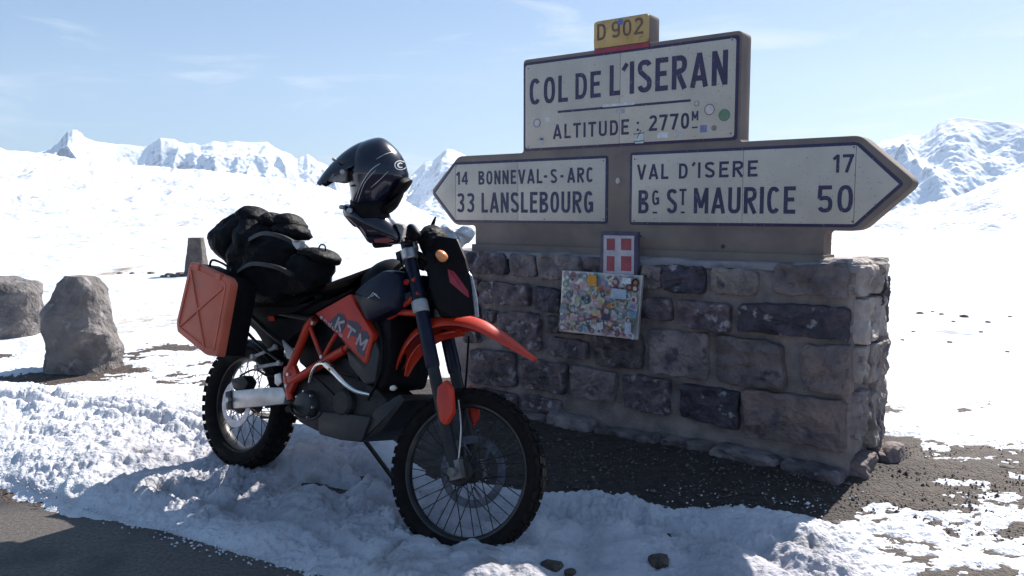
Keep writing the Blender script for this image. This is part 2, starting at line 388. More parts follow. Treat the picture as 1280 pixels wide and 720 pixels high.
# snow sunk behind the camera under unseen paving, added to cut its bounce
Z -= .6 * sstep(.25, .6, np.clip(-Y / RR + .3, 0, 1)) * (1 - sstep(26, 30, RR))
Z -= sstep(RC, 1500, RR) * 260 + sstep(RC, 420, RR) * 8
M_far = mat('far snow', (.70, .715, .76), (.52, .55, .64), rough=.7, scale=3, bump=.5, bscale=45, bdist=.015, spec=.1)
n = M_far.node_tree.nodes; l = M_far.node_tree.links
for nd in n:
    if nd.type == 'BUMP': nd.inputs['Distance'].default_value = .6; nd.inputs['Strength'].default_value = .6
    if nd.type == 'TEX_NOISE': nd.inputs['Scale'].default_value = 1.1 if nd.inputs['Scale'].default_value > 10 else .3
# rock and dry grass showing through the far snow
rk = n.new('ShaderNodeTexNoise'); rk.inputs['Scale'].default_value = .55; rk.inputs['Detail'].default_value = 9; rk.inputs['Roughness'].default_value = .72
mpn = n.new('ShaderNodeMapping'); mpn.inputs['Scale'].default_value = (1, .35, 2.2)
tcn = n.new('ShaderNodeTexCoord'); l.new(tcn.outputs['Object'], mpn.inputs['Vector']); l.new(mpn.outputs['Vector'], rk.inputs['Vector'])
rr_ = n.new('ShaderNodeValToRGB'); rr_.color_ramp.elements[0].position = .60; rr_.color_ramp.elements[1].position = .68
l.new(rk.outputs['Fac'], rr_.inputs['Fac'])
mm = n.new('ShaderNodeMixRGB'); mm.inputs['Color2'].default_value = (.30, .24, .18, 1)
bs = n['Principled BSDF']; src = bs.inputs['Base Color'].links[0].from_socket
l.new(rr_.outputs['Color'], mm.inputs['Fac']); l.new(src, mm.inputs['Color1']); l.new(mm.outputs['Color'], bs.inputs['Base Color'])
gridmesh('snow_field', X, Y, Z, M_far, 'structure', wrap=True)

# mountains: heightfields behind, with ridges running down from a traced crest
def rocksnow(name):
    m = bpy.data.materials.new(name); m.use_nodes = True; t = m.node_tree; n = t.nodes; l = t.links; b = n['Principled BSDF']
    g = n.new('ShaderNodeNewGeometry'); sx = n.new('ShaderNodeSeparateXYZ'); l.new(g.outputs['Normal'], sx.inputs['Vector'])
    tc_ = n.new('ShaderNodeTexCoord'); z = n.new('ShaderNodeTexNoise'); z.inputs['Scale'].default_value = .012; z.inputs['Detail'].default_value = 10; z.inputs['Roughness'].default_value = .7
    l.new(tc_.outputs['Object'], z.inputs['Vector'])
    ad = n.new('ShaderNodeMath'); ad.operation = 'MULTIPLY_ADD'; ad.inputs[1].default_value = .9; l.new(z.outputs['Fac'], ad.inputs[0]); l.new(sx.outputs['Z'], ad.inputs[2])
    r = n.new('ShaderNodeValToRGB'); r.color_ramp.elements[0].position = .97; r.color_ramp.elements[1].position = 1.0
    mr = n.new('ShaderNodeMapRange'); mr.inputs['From Min'].default_value = .90; mr.inputs['From Max'].default_value = 1.06; l.new(ad.outputs[0], mr.inputs['Value'])
    mx_ = n.new('ShaderNodeMixRGB'); mx_.inputs['Color1'].default_value = (.36, .38, .45, 1); mx_.inputs['Color2'].default_value = (.82, .86, .93, 1)
    l.new(mr.outputs['Result'], mx_.inputs['Fac']); l.new(mx_.outputs['Color'], b.inputs['Base Color'])
    b.inputs['Roughness'].default_value = .8; b.inputs['Specular IOR Level'].default_value = .1
    return m
M_mtn = rocksnow('mountain rock and snow')
def mountain(crest, R0, depth, seed, rough=1.0, tilt=0):
    a0 = math.atan((crest[0][0] - 640) / F_PX); a1 = math.atan((crest[-1][0] - 640) / F_PX)
    az = np.linspace(a0, a1, int((a1 - a0) * 900) + 40); t = np.concatenate([np.linspace(-1, 0, 200)[:-1], np.linspace(0, .8, 40)])
    A, T = np.meshgrid(az, t); RR = R0 + T * depth
    X = RR * np.sin(A); Y = RR * np.cos(A)
    px = 640 + F_PX * np.tan(A); px = px + 2.0 * fbm(px, px * 0, .25, 2, seed + 9)
    e = (HOR - np.interp(px, [p[0] for p in crest], [p[1] for p in crest])) / F_PX * np.cos(A)
    H = R0 * e + 1.42
    foot = -.025 * R0
    sh = np.where(T < 0, (1 + T) ** 1.05, 1 - (T / .8) ** 1.3)
    Z = foot + (H - foot) * sh
    # ridges that run down from the crest
    s_ = A * R0
    warp = 120 * fbm(s_, RR, 1 / 700., 3, seed + 3)
    ridge = 1 - 2 * np.abs(vnoise((s_ + warp + (T * tilt * depth)) / 210., RR / 900., seed))
    ridge2 = 1 - 2 * np.abs(vnoise((s_ - warp * .6 - T * 200) / 75., RR / 330., seed + 1))
    det = fbm(X, Y, 1 / 60., 5, seed + 2, .6)
    m_ = np.clip(-T * 3.2, 0, 1) * np.clip((1 + T) * 3, 0, 1) + .06
    Z += rough * R0 / 4000. * m_ * (50 * ridge + 20 * ridge2) + rough * R0 / 4000. * 20 * det * np.clip(m_ + .15, 0, 1)
    return gridmesh('mountain', X, Y, Z, M_mtn, 'structure')
mountain([(20, 215), (40, 196), (55, 192), (70, 188), (82, 176), (92, 165), (97, 163), (104, 164), (112, 172), (125, 178), (150, 181), (190, 184), (198, 178), (206, 174), (222, 176), (236, 182), (246, 180), (255, 184), (262, 182), (272, 178), (285, 180), (300, 178), (322, 180), (338, 180), (350, 188), (362, 193), (373, 200), (380, 197), (387, 194), (398, 203), (415, 210), (440, 222), (480, 240), (520, 262)], 4000, 620, 31, 1.0, .5)
mountain([(440, 262), (475, 240), (500, 226), (515, 220), (524, 211), (532, 204), (543, 202), (552, 193), (560, 188), (568, 190), (580, 194), (590, 203), (620, 214), (700, 225), (800, 240), (900, 262)], 4800, 800, 47, 1.0, -.5)
mountain([(1000, 215), (1060, 196), (1100, 178), (1112, 176), (1122, 173), (1130, 170), (1142, 172), (1152, 168), (1160, 163), (1168, 155), (1180, 150), (1195, 148), (1210, 150), (1225, 152), (1245, 153), (1262, 157), (1280, 160), (1340, 150), (1420, 170), (1600, 200)], 3400, 750, 63, 1.1, .4)

# ---------------------------------------------------------------- near snow, heaped and patchy
azs = np.arctan((np.linspace(-150, 1430, 1050) - 640) / F_PX)
rs = 1 / np.linspace(1 / 1.9, 1 / 9.6, 620)
A, RR = np.meshgrid(azs, rs); X = RR * np.sin(A); Y = RR * np.cos(A)
B = base(X, Y); PX, PY = project(X, Y, B)
dep = np.maximum(Y, .5); ppm = F_PX / dep            # pixels per metre there
def reg(poly, soft=.10):
    return sstep(-soft, soft, sdpoly(PX, PY, poly) / ppm)
front = reg([(-400, 505), (-100, 486), (0, 480), (120, 492), (250, 508), (330, 535), (400, 533), (470, 545), (500, 592), (560, 604), (690, 626), (720, 619), (790, 624), (840, 642), (900, 630), (960, 645), (1037, 664), (1075, 690), (1120, 760), (1150, 950), (500, 950), (440, 722), (300, 688), (210, 660), (130, 640), (95, 628), (40, 606), (0, 582), (-120, 540), (-400, 520)], .12)
bias = np.full(X.shape, 1.5)
def setb(poly, v, soft=.10):
    global bias
    k = reg(poly, soft); bias = bias * (1 - k) + v * k
setb([(130, 432), (350, 430), (365, 545), (150, 505), (40, 480)], .62, .2)
setb([(1085, 556), (1600, 556), (1600, 640), (1280, 640), (1150, 680), (1040, 660)], -.35, .08)
setb([(1040, 664), (1130, 640), (1280, 625), (1600, 620), (1600, 1000), (900, 1000)], .42, .15)
setb([(480, 470), (500, 560), (540, 600), (690, 620), (840, 636), (960, 645), (1040, 660), (1082, 618), (1150, 600), (1145, 552), (1090, 540), (800, 480)], -1.4, .05)
setb([(-300, 470), (0, 470), (60, 461), (150, 457), (188, 464), (150, 474), (95, 482), (60, 488), (0, 483), (-300, 483)], -.8, .05)
setb([(-300, 438), (60, 427), (64, 438), (0, 450), (-300, 462)], -.9, .06); setb([(145, 424), (175, 427), (245, 431), (245, 437), (180, 435), (145, 430)], -.5, .05); setb([(155, 416), (188, 416), (188, 421), (155, 421)], -.4, .05)
setb([(1105, 509), (1500, 511), (1500, 518), (1105, 516)], .05, .1)
setb([(-500, 600), (0, 590), (95, 632), (210, 664), (300, 693), (440, 728), (500, 1000), (-500, 1000)], -2.5, .13)
bias = bias * (1 - front) + front * np.maximum(bias, np.where(bias < -.5, bias, 1.25 + .8 * fbm(X, Y, 1.4, 2, 98)))
edge = sdpoly(PX, PY, [(0, 582), (95, 630), (210, 672), (300, 704), (400, 735), (430, 950), (-500, 950), (-500, 520)]) / ppm
n_patch = fbm(X * .55, Y, 4.2, 7, 71, .68) * 1.6 + .35 * fbm(X, Y, 34, 3, 73)
n_lump = puff(X, Y, 2.1, 2, 81)
n_mid = puff(X, Y, 6.5, 3, 82, .55)
n_fine = puff(X, Y, 30, 3, 84, .6)
h = .020 * (bias + n_patch)
h = np.where(h > .03, .03 + (h - .03) * .3, h)
chunk = np.sqrt(np.clip(puff(X + .03 * fbm(X, Y, 9, 2, 92), Y, 9, 2, 95) + .45, 0, 1)) * sstep(-.25, .2, fbm(X, Y, 2.3, 3, 96)) + .45 * np.sqrt(np.clip(puff(X, Y, 23, 2, 94) + .4, 0, 1)) * sstep(-.2, .2, fbm(X, Y, 3.1, 3, 93))
modl = .12 + .95 * sstep(-.15, .35, fbm(X, Y, 1.5, 3, 97)) + .5 * sstep(.35, .05, edge * -1) * 0
lumps = .026 + .040 * n_lump + modl * (.022 * n_mid + .011 * n_fine) + .028 * chunk + .03 * fbm(X, Y, 1.2, 2, 86)
for (mx_, my_, mr_, mh_) in ((505, 668, .14, .05), (610, 668, .12, .0), (470, 640, .2, .04), (740, 640, .25, .045), (320, 575, .14, .03)):
    q_ = gpt(mx_, my_); lumps = lumps + mh_ * np.exp(-(((X - q_.x) ** 2 + (Y - q_.y) ** 2) / mr_ ** 2))
h = h + front * np.clip(lumps, -.02, .2) * sstep(-.9, 1.3, bias + .9 * n_patch)
h = h + (1 - front) * (.006 * fbm(X, Y, 9, 4, 88) + .003 * n_fine) * sstep(0, .03, h)
# pitted crust on the trodden snow
h = h - (1 - front) * .013 * np.clip(fbm(X * .7, Y * 1.3, 7, 3, 89) - .1, 0, 1) * 2
# ploughed ridges parallel to the road and tyre ruts
for poly_, wd, dp in (([(-100, 506), (60, 512), (160, 524), (250, 542), (330, 560), (430, 588), (490, 612)], .045, .05),
                      ([(-100, 498), (120, 505), (230, 520), (330, 545), (420, 570)], .03, .03),
                      ([(690, 660), (800, 668), (950, 700), (1010, 740)], .05, .035),
                      ([(560, 640), (640, 680), (700, 740)], .05, .03), ([(330, 590), (420, 618), (500, 655), (560, 700)], .05, .045), ([(200, 612), (300, 640), (400, 675), (470, 720)], .04, .03)):
    d2 = np.full(X.shape, 1e9); W = [gpt(*q) for q in poly_]
    for a_, b_ in zip(W[:-1], W[1:]):
        ex, ey = b_.x - a_.x, b_.y - a_.y; t = np.clip(((X - a_.x) * ex + (Y - a_.y) * ey) / (ex * ex + ey * ey), 0, 1)
        d2 = np.minimum(d2, (X - a_.x - t * ex) ** 2 + (Y - a_.y - t * ey) ** 2)
    dd = np.sqrt(d2) + .02 * fbm(X, Y, 5, 2, 91)
    h = h - dp * np.exp(-(dd / wd) ** 2) + dp * .45 * np.exp(-((dd - wd * 2) / wd) ** 2) * np.clip(n_mid + .6, 0, 1)
ssn = sstep(8.6, 9.5, RR)
Zs = B + np.maximum(h, -.05) * (1 - ssn) + ssn * .045
# crisp overhanging crust
so = gridmesh('snow', X, Y, Zs, M_snow, 'structure')
shade_dirt = np.clip(front * (.35 + .65 * sstep(60, 380, PX + 120 * fbm(X, Y, .9, 2, 112))) * (.8 + .5 * fbm(X, Y, 1.1, 3, 111)) + .25 * sstep(1.2, .2, bias), 0, 1)  # shade painted over dirty front snow, less of it on the sunlit left
at = so.data.attributes.new('shade_dirt', 'FLOAT', 'POINT'); at.data.foreach_set('value', shade_dirt.ravel().astype(np.float32))
nt_ = M_snow.node_tree; an = nt_.nodes.new('ShaderNodeAttribute'); an.attribute_name = 'shade_dirt'
bs_ = nt_.nodes['Principled BSDF']; src_ = bs_.inputs['Base Color'].links[0].from_socket
mm_ = nt_.nodes.new('ShaderNodeMixRGB'); mm_.inputs['Color1'].default_value = (.70, .71, .75, 1)
nt_.links.new(an.outputs['Fac'], mm_.inputs['Fac']); nt_.links.new(src_, mm_.inputs['Color2']); nt_.links.new(mm_.outputs['Color'], bs_.inputs['Base Color'])
def snow_h(x, y):
    i = np.argmin((X - x) ** 2 + (Y - y) ** 2); return float(Zs.ravel()[i])

# ---------------------------------------------------------------- the wall
W0 = onplane(1062, 604, Vector((0, 0, .03)), Vector((0, 0, 1)))
AX = Vector((-.788, .616, 0)).normalized(); NN = Vector((-AX.y, AX.x, 0))
if NN.y > 0: NN = -NN                                   # NN points at the camera side
MW = Matrix(((AX.x, NN.x, 0, W0.x), (AX.y, NN.y, 0, W0.y), (0, 0, 1, 0), (0, 0, 0, 1)))   # local: s to the left, n outwards, z up
MWi = MW.inverted()
def WP(px, py, o=0.):
    p = MWi @ onplane(px, py, W0 + NN * o, NN); return (p.x, p.z)
def WS(px, py, s=0.):                                   # on the right end face
    p = MWi @ onplane(px, py, W0 + AX * s, AX); return (p.y, p.z)
LEN = 2.76; DEP = .53; WH = WP(900, 336)[1]
wall = thing('stone_wall', 'low wall of rough violet grey stones set in thick mortar under the big road sign', 'wall', M=MW)
f_wall = lambda a, b, q: (a, q, b)
def rough_slab(s0, s1, z0, z1, n0, n1, ns, nz_, nn, amp, mat_, name, seed, taper=0):
    # closed box with noisy subdivided faces
    vs = {}; V_ = []; F_ = []
    def vid(i, j, k):
        key = (i, j, k)
        if key not in vs:
            s = s0 + (s1 - s0) * i / ns; z = z0 + (z1 - z0) * j / nz_; q = n0 + (n1 - n0) * k / nn
            if taper: q = n0 + (q - n0) * (1 - taper * j / nz_)
            d = mnoise.noise_vector(Vector((s * 7 + seed, z * 7, q * 7))) * amp + mnoise.noise_vector(Vector((s * 22 + seed, z * 22, q * 22))) * amp * .5
            vs[key] = len(V_); V_.append((s + d.x, q + d.y, z + d.z))
        return vs[key]
    for i in range(ns):
        for j in range(nz_):
            F_.append((vid(i, j, 0), vid(i, j + 1, 0), vid(i + 1, j + 1, 0), vid(i + 1, j, 0)))
            F_.append((vid(i, j, nn), vid(i + 1, j, nn), vid(i + 1, j + 1, nn), vid(i, j + 1, nn)))
    for j in range(nz_):
        for k in range(nn):
            F_.append((vid(0, j, k), vid(0, j, k + 1), vid(0, j + 1, k + 1), vid(0, j + 1, k)))
            F_.append((vid(ns, j, k), vid(ns, j + 1, k), vid(ns, j + 1, k + 1), vid(ns, j, k + 1)))
    for i in range(ns):
        for k in range(nn):
            F_.append((vid(i, nz_, k), vid(i, nz_, k + 1), vid(i + 1, nz_, k + 1), vid(i + 1, nz_, k)))
    return mk(name, V_, F_, mat_, wall, True)
rough_slab(.012, LEN - .012, -.1, WH + .01, -DEP + .012, -.012, 90, 34, 20, .008, M_mortar, 'mortar_core', 1)
rough_slab(-.0, LEN, WH + .004, WH + .045, -DEP - .01, .0, 80, 2, 18, .012, M_cap, 'coping', 4)
def stone(poly, fn, mi, proud=.03, seed=None, round_=.022, name='stone'):
    seed = seed or random.random() * 100
    if area(poly) < 0: poly = poly[::-1]
    pl = rounded(poly, round_, 2)
    # resample evenly and make the outline uneven
    per = [0]; 
    for i in range(len(pl)): per.append(per[-1] + (Vector(pl[(i + 1) % len(pl)]) - Vector(pl[i])).length)
    n = 44; res = []
    for k in range(n):
        d = per[-1] * k / n; i = max(j for j in range(len(pl)) if per[j] <= d + 1e-9)
        t = (d - per[i]) / max(1e-6, per[i + 1] - per[i]); a = Vector(pl[i]); b = Vector(pl[(i + 1) % len(pl)]); q = a.lerp(b, t)
        dn = mnoise.noise_vector(Vector((q.x * 14 + seed, q.y * 14, seed))) * .012 + mnoise.noise_vector(Vector((q.x * 45 + seed, q.y * 45, seed))) * .005
        res.append((q.x + dn.x, q.y + dn.y))
    cx = sum(q[0] for q in res) / n; cy = sum(q[1] for q in res) / n
    vs = []; fs = []
    tx = random.uniform(-.06, .06); ty = random.uniform(-.08, .08)
    prof_ = [(1.0, -.05), (1.0, proud * .35), (.975, proud * .85), (.92, proud * 1.0), (.80, proud * 1.05), (.66, proud * 1.05), (.5, proud * 1.05), (.33, proud * 1.05), (.16, proud * 1.05)]
    for f, q in prof_:
        for (a, b) in res:
            x = cx + (a - cx) * f; y = cy + (b - cy) * f
            nn_ = mnoise.fractal(Vector((x * 11 + seed, y * 11, seed)), .6, 2.3, 6) * .018 - .034 * max(0, abs(mnoise.noise(Vector((x * 7 + seed, y * 11 + seed, 2)))) - .12) + .004
            vs.append(fn(x, y, q + (nn_ * (f < .99) + (x - cx) * tx + (y - cy) * ty) * (q > 0)))
    m = len(prof_)
    fs = [(i * n + k, i * n + (k + 1) % n, (i + 1) * n + (k + 1) % n, (i + 1) * n + k) for i in range(m - 1) for k in range(n)]
    vs.append(fn(cx, cy, proud * 1.1)); fs += [((m - 1) * n + k, (m - 1) * n + (k + 1) % n, m * n) for k in range(n)]
    b = MB(); b.add(vs, fs); o = b.obj(name, STONES[mi], wall, auto=24); return o
def q4(x0, y0, x1, y1, sk_=None):
    # rectangle traced in the photograph, its courses following the vanishing lines
    k0 = (y0 - HOR) / ((x0 + x1) / 2 + 710); k1 = (y1 - HOR) / ((x0 + x1) / 2 + 710); w_ = (x1 - x0) / 2
    return [(x0, y0 - k0 * w_), (x1, y0 + k0 * w_), (x1, y1 + k1 * w_), (x0, y1 - k1 * w_)]
FS = [  # x0,y0,x1,y1,material
    (583, 314, 633, 343, 0), (637, 319, 669, 345, 1), (673, 319, 724, 349, 1), (730, 322, 797, 350, 0), (803, 331, 828, 362, 1), (833, 331, 882, 368, 4), (892, 335, 946, 369, 2), (966, 331, 1060, 368, 1),
    (601, 353, 662, 382, 0), (667, 360, 702, 389, 4), (708, 358, 748, 392, 0), (753, 362, 797, 394, 1), (802, 373, 839, 400, 0), (847, 376, 911, 412, 0), (922, 383, 1062, 421, 4),
    (603, 388, 619, 404, 0), (624, 392, 676, 436, 0), (683, 396, 730, 418, 1), (690, 424, 733, 449, 0), (741, 416, 804, 461, 0), (812, 414, 886, 471, 1), (894, 424, 980, 482, 1), (1003, 432, 1066, 494, 3),
    (589, 438, 643, 480, 0), (652, 450, 708, 489, 0), (713, 460, 769, 500, 1), (778, 472, 838, 514, 0), (851, 485, 924, 531, 4), (931, 492, 1057, 556, 3),
    (600, 488, 645, 510, 0), (652, 496, 700, 512, 0),
    (583, 348, 597, 372, 1), (582, 380, 599, 430, 0)]
for i, (x0, y0, x1, y1, mi) in enumerate(FS):
    P = [WP(*q, .015) for q in q4(x0, y0, x1, y1)]
    P = [(max(.004, min(LEN - .004, a)), b) for a, b in P]
    cx, cy = sum(p[0] for p in P) / 4, sum(p[1] for p in P) / 4
    P = [(a + random.uniform(-.012, .012) * (a > .05), b + random.uniform(-.010, .010)) for a, b in P]
    if random.random() < .5:
        k = random.randrange(4); a = Vector(P[k]); b2 = Vector(P[(k + 1) % 4]); mpt = (a + b2) / 2; mpt += (mpt - Vector((cx, cy))) * .1; P.insert(k + 1, (mpt.x, mpt.y))
    stone(P, f_wall, mi, random.uniform(.022, .036))
# footing course along the front
f_foot = lambda a, b, q: (a, q + .05, b)
fx = [0.0, .34, .72, 1.05, 1.5, 1.85, 2.3, LEN]
for a, b in zip(fx[:-1], fx[1:]):
    hh = .115 + random.uniform(-.02, .02)
    stone([(a + .0, -.06), (b - .006, -.06), (b - .01, hh + random.uniform(-.02, .02)), (a + .012, hh)], f_foot, random.choice([1, 3, 1, 0]), .055 + random.uniform(-.02, .02), round_=.03)
# right end face
f_side = lambda a, b, q: (-q, a, b)
for (x0, y0, x1, y1, mi) in [(1063, 331, 1100, 368, 2), (1069, 371, 1100, 424, 2), (1081, 426, 1104, 474, 2), (1064, 432, 1078, 476, 2), (1064, 488, 1080, 545, 1), (1083, 486, 1105, 550, 2)]:
    a = WS(x0, (y0 + y1) / 2); b = WS(x1, (y0 + y1) / 2)
    z0 = WS((x0 + x1) / 2, y1)[1]; z1 = WS((x0 + x1) / 2, y0)[1]
    n0 = max(-DEP, min(-.01, b[0])); n1 = min(-.01, a[0])
    stone([(n0, z0), (n1, z0), (n1 - .01, z1), (n0 + .01, z1)], f_side, mi, .035)
zz = [.1, .33, .55, .78, WH - .01]
for s_face in ('side', 'left', 'back'):
    L_ = DEP if s_face != 'back' else LEN
    for r_ in range(4):
        x = .02 + random.uniform(0, .05)
        if s_face == 'side': x = .33
        while x < L_ - .12:
            ww = random.uniform(.16, .34); x2 = min(x + ww, L_ - .02)
            pl = [(x, zz[r_] + .015), (x2, zz[r_] + .015), (x2, zz[r_ + 1] - .02), (x, zz[r_ + 1] - .02)]
            fn = {'side': lambda a, b, q: (-q, -a, b), 'left': lambda a, b, q: (LEN + q, -a, b), 'back': lambda a, b, q: (a, -DEP - q, b)}[s_face]
            stone(pl, fn, random.choice([0, 1, 1, 2, 3]), .03); x = x2 + .03
# corner foot stones and lit cap stones at the right end
stone([(-.30, -.05), (-.02, -.05), (-.03, .13), (-.26, .16)], lambda a, b, q: (-q - .02, a, b), 3, .05)
def rock(name, c, rx, ry, rz, mat_, seed, parent=None, sub=3, amp=.28, M=None, flat=0, sharp=1):
    import bmesh
    bm = bmesh.new(); bmesh.ops.create_icosphere(bm, subdivisions=sub, radius=1)
    for v in bm.verts:
        d = v.co.normalized(); q = 1 + amp * mnoise.fractal(d * 1.3 + Vector((seed, seed * 2, 0)), .7, 2.1, 5) - amp * .5 * abs(mnoise.noise(d * 2.6 + Vector((0, seed, 3))))
        p = Vector((max(-.82, min(.82, d.x * q)), max(-.82, min(.82, d.y * q)), max(-.8, min(.8, d.z * q)))) * sharp
        v.co = Vector((p.x * rx, p.y * ry, p.z * rz)) * 1.15
    me = bpy.data.meshes.new(name); bm.to_mesh(me); bm.free(); me.materials.append(mat_)
    o = bpy.data.objects.new(name, me); C.objects.link(o); o.location = c
    if parent: o.parent = parent
    autosmooth(o, 32); return o
for (s, q, z, rx, ry, rz, sd) in [(.10, -.14, WH + .035, .13, .12, .045, 2), (.05, -.33, WH + .03, .12, .11, .05, 5), (-.06, -.46, .04, .1, .13, .12, 9), (-.10, -.30, .0, .08, .1, .07, 12), (.30, -.2, WH + .04, .1, .1, .025, 15)]:
    rock('stone', (s, q, z), rx, ry, rz, STONES[2 if z > .5 else 3], sd, wall)

# ---------------------------------------------------------------- stroke lettering
def arc(cx, cy, rx, ry, a0, a1, n=12, e=2.5):
    pts = []
    for i in range(n + 1):
        a = R(a0 + (a1 - a0) * i / n); c, s = math.cos(a), math.sin(a)
        pts.append((cx + rx * math.copysign(abs(c) ** (2 / e), c), cy + ry * math.copysign(abs(s) ** (2 / e), s)))
    return pts
def glyphs(t):
    h = t / 2; B_ = h; T_ = 1 - h; l_ = h; w = .50; r_ = w - h; mid = .5; cx = w / 2; rx = cx - h
    g = {}
    g['A'] = (.56, [[(h * .8, 0), (.28, 1)], [(.56 - h * .8, 0), (.28, 1)], [(.14, .27), (.42, .27)]])
    g['B'] = (w, [[(l_, 0), (l_, 1)], [(l_, T_)] + arc(cx - .03, .76, rx, .24 - h, 90, -90, 10) + [(l_, .52)], [(l_, .50)] + arc(cx, .26, rx, .26 - h + .0, 90, -90, 10) + [(l_, B_)]])
    g['C'] = (w, [arc(cx, .5, rx, .5 - h, 42, 318, 22)])
    g['D'] = (w, [[(l_, 0), (l_, 1)], [(l_, T_)] + arc(cx - .04, .5, rx + .04, .5 - h, 90, -90, 16) + [(l_, B_)]])
    g['E'] = (.44, [[(l_, 0), (l_, 1)], [(l_, T_), (.44, T_)], [(l_, .52), (.39, .52)], [(l_, B_), (.44, B_)]])
    g['G'] = (w, [arc(cx, .5, rx, .5 - h, 42, 350, 24), [(w - h, .05), (w - h, .46)], [(cx, .44), (w, .44)]])
    g['I'] = (t, [[(h, 0), (h, 1)]])
    g['L'] = (.42, [[(l_, 0), (l_, 1)], [(l_, B_), (.42, B_)]])
    g['M'] = (.62, [[(h, 0), (h, 1)], [(.62 - h, 0), (.62 - h, 1)], [(h, 1 - h * .3), (.31, .22)], [(.62 - h, 1 - h * .3), (.31, .22)]])
    g['N'] = (.5, [[(h, 0), (h, 1)], [(.5 - h, 0), (.5 - h, 1)], [(h, .97), (.5 - h, .03)]])
    g['O'] = (w, [arc(cx, .5, rx, .5 - h, 0, 360, 30)])
    g['R'] = (w, [[(l_, 0), (l_, 1)], [(l_, T_)] + arc(cx, .73, rx, .27 - h, 90, -90, 10) + [(l_, .46)], [(cx * .9, .46), (w - h * .8, 0)]])
    g['S'] = (w, [arc(cx, .74, rx, .26 - h, 20, 180, 10) + [(h + .03, .63), (w - h - .04, .40)] + arc(cx, .28, rx, .28 - h, 10, -165, 12)])
    g['T'] = (.46, [[(.23, 0), (.23, 1)], [(0, T_), (.46, T_)]])
    g['U'] = (w, [[(h, 1), (h, .35)] + arc(cx, .30, rx, .30 - h, 180, 360, 12) + [(w - h, .35), (w - h, 1)]])
    g['V'] = (.54, [[(h * .8, 1), (.27, 0)], [(.54 - h * .8, 1), (.27, 0)]])
    g['X'] = (.5, [[(h, 0), (.5 - h, 1)], [(h, 1), (.5 - h, 0)]])
    g['K'] = (.5, [[(h, 0), (h, 1)], [(h, .42), (.5 - h * .6, 1)], [(.2, .55), (.5 - h * .5, 0)]])
    g['0'] = (w, [arc(cx, .5, rx, .5 - h, 0, 360, 30)])
    g['1'] = (.30, [[(.30 - h, 0), (.30 - h, 1)], [(.30 - h, 1 - h * .5), (.02, .74)]])
    g['2'] = (w, [arc(cx, .72, rx, .28 - h, 165, -20, 12) + [(h + .01, B_ + .06)], [(0, B_), (w, B_)]])
    g['3'] = (w, [arc(cx, .75, rx, .25 - h, 150, -80, 12), arc(cx, .28, rx, .28 - h, 88, -155, 14), [(cx * .8, .53), (cx * 1.25, .53)]])
    g['4'] = (w, [[(w * .72, 0), (w * .72, 1)], [(w * .70, 1 - h * .3), (h * .6, .28)], [(0, .27), (w, .27)]])
    g['5'] = (w, [[(w * .92, T_), (h + .02, T_)], [(h + .02, 1), (h, .50)], [(h, .53)] + arc(cx, .31, rx, .31 - h, 120, -155, 14)])
    g['7'] = (w, [[(0, T_), (w, T_)], [(w - h, 1 - h), (w * .36, 0)]])
    g['9'] = (w, [arc(cx, .68, rx, .32 - h, 0, 360, 20), [(w - h, .72)] + arc(cx, .33, rx, .33 - h, 0, -150, 12)])
    g["'"] = (.14, [[(.13, 1.02), (.03, .80)]])
    g['-'] = (.16, [[(0, .48), (.16, .48)]])
    g[':'] = (.16, [[(.08, .12), (.08, .27)], [(.08, .60), (.08, .75)]])
    g['_'] = (.4, [[(0, 0), (.4, 0)]])
    for ch, (wd, pts) in {'e': (.42, [arc(.21, .3, .21 - h, .3 - h, -40, -360, 14, 2), [(h, .32), (.42 - h, .32)]]), 'n': (.4, [[(h, 0), (h, .6)], [(h, .35)] + arc(.2, .35, .2 - h, .25 - h, 180, 0, 8, 2) + [(.4 - h, 0)]]),
                          'd': (.42, [arc(.21, .3, .21 - h, .3 - h, 0, 360, 16, 2), [(.42 - h, 0), (.42 - h, 1)]]), 'u': (.4, [[(h, .6), (h, .25)] + arc(.2, .25, .2 - h, .25 - h, 180, 360, 8, 2) + [(.4 - h, .6)]]),
                          'r': (.28, [[(h, 0), (h, .6)], arc(.2, .36, .2 - h, .22 - h, 170, 60, 5, 2)]), 'o': (.42, [arc(.21, .3, .21 - h, .3 - h, 0, 360, 16, 2)])}.items():
        g[ch] = (wd, pts)
    return g
def ribbon(mb, pts, w, fn, lvl):
    # flat ribbon with mitred joins, a hair thick
    pts = [Vector(p) for p in pts]; m = len(pts); Lf = []; Rt = []
    closed = (pts[0] - pts[-1]).length < 1e-4
    for i in range(m):
        a = pts[i - 1] if i > 0 else (pts[-2] if closed else None); b = pts[i]; c = pts[i + 1] if i < m - 1 else (pts[1] if closed else None)
        d1 = (b - a).normalized() if a is not None else (c - b).normalized(); d2 = (c - b).normalized() if c is not None else d1
        n1 = Vector((-d1.y, d1.x)); n2 = Vector((-d2.y, d2.x)); k = (n1 + n2)
        if k.length < .3: k = n1.copy()
        k.normalize(); k *= w / 2 / max(.5, k.dot(n1)); Lf.append(b + k); Rt.append(b - k)
    vs = [fn(p.x, p.y, lvl) for p in Lf] + [fn(p.x, p.y, lvl) for p in Rt] + [fn(p.x, p.y, 0) for p in Lf] + [fn(p.x, p.y, 0) for p in Rt]
    fs = []
    for i in range(m - 1):
        fs.append((i, i + 1, m + i + 1, m + i)); fs.append((i, 2 * m + i, 2 * m + i + 1, i + 1)); fs.append((m + i, m + i + 1, 3 * m + i + 1, 3 * m + i))
    mb.add(vs, fs)
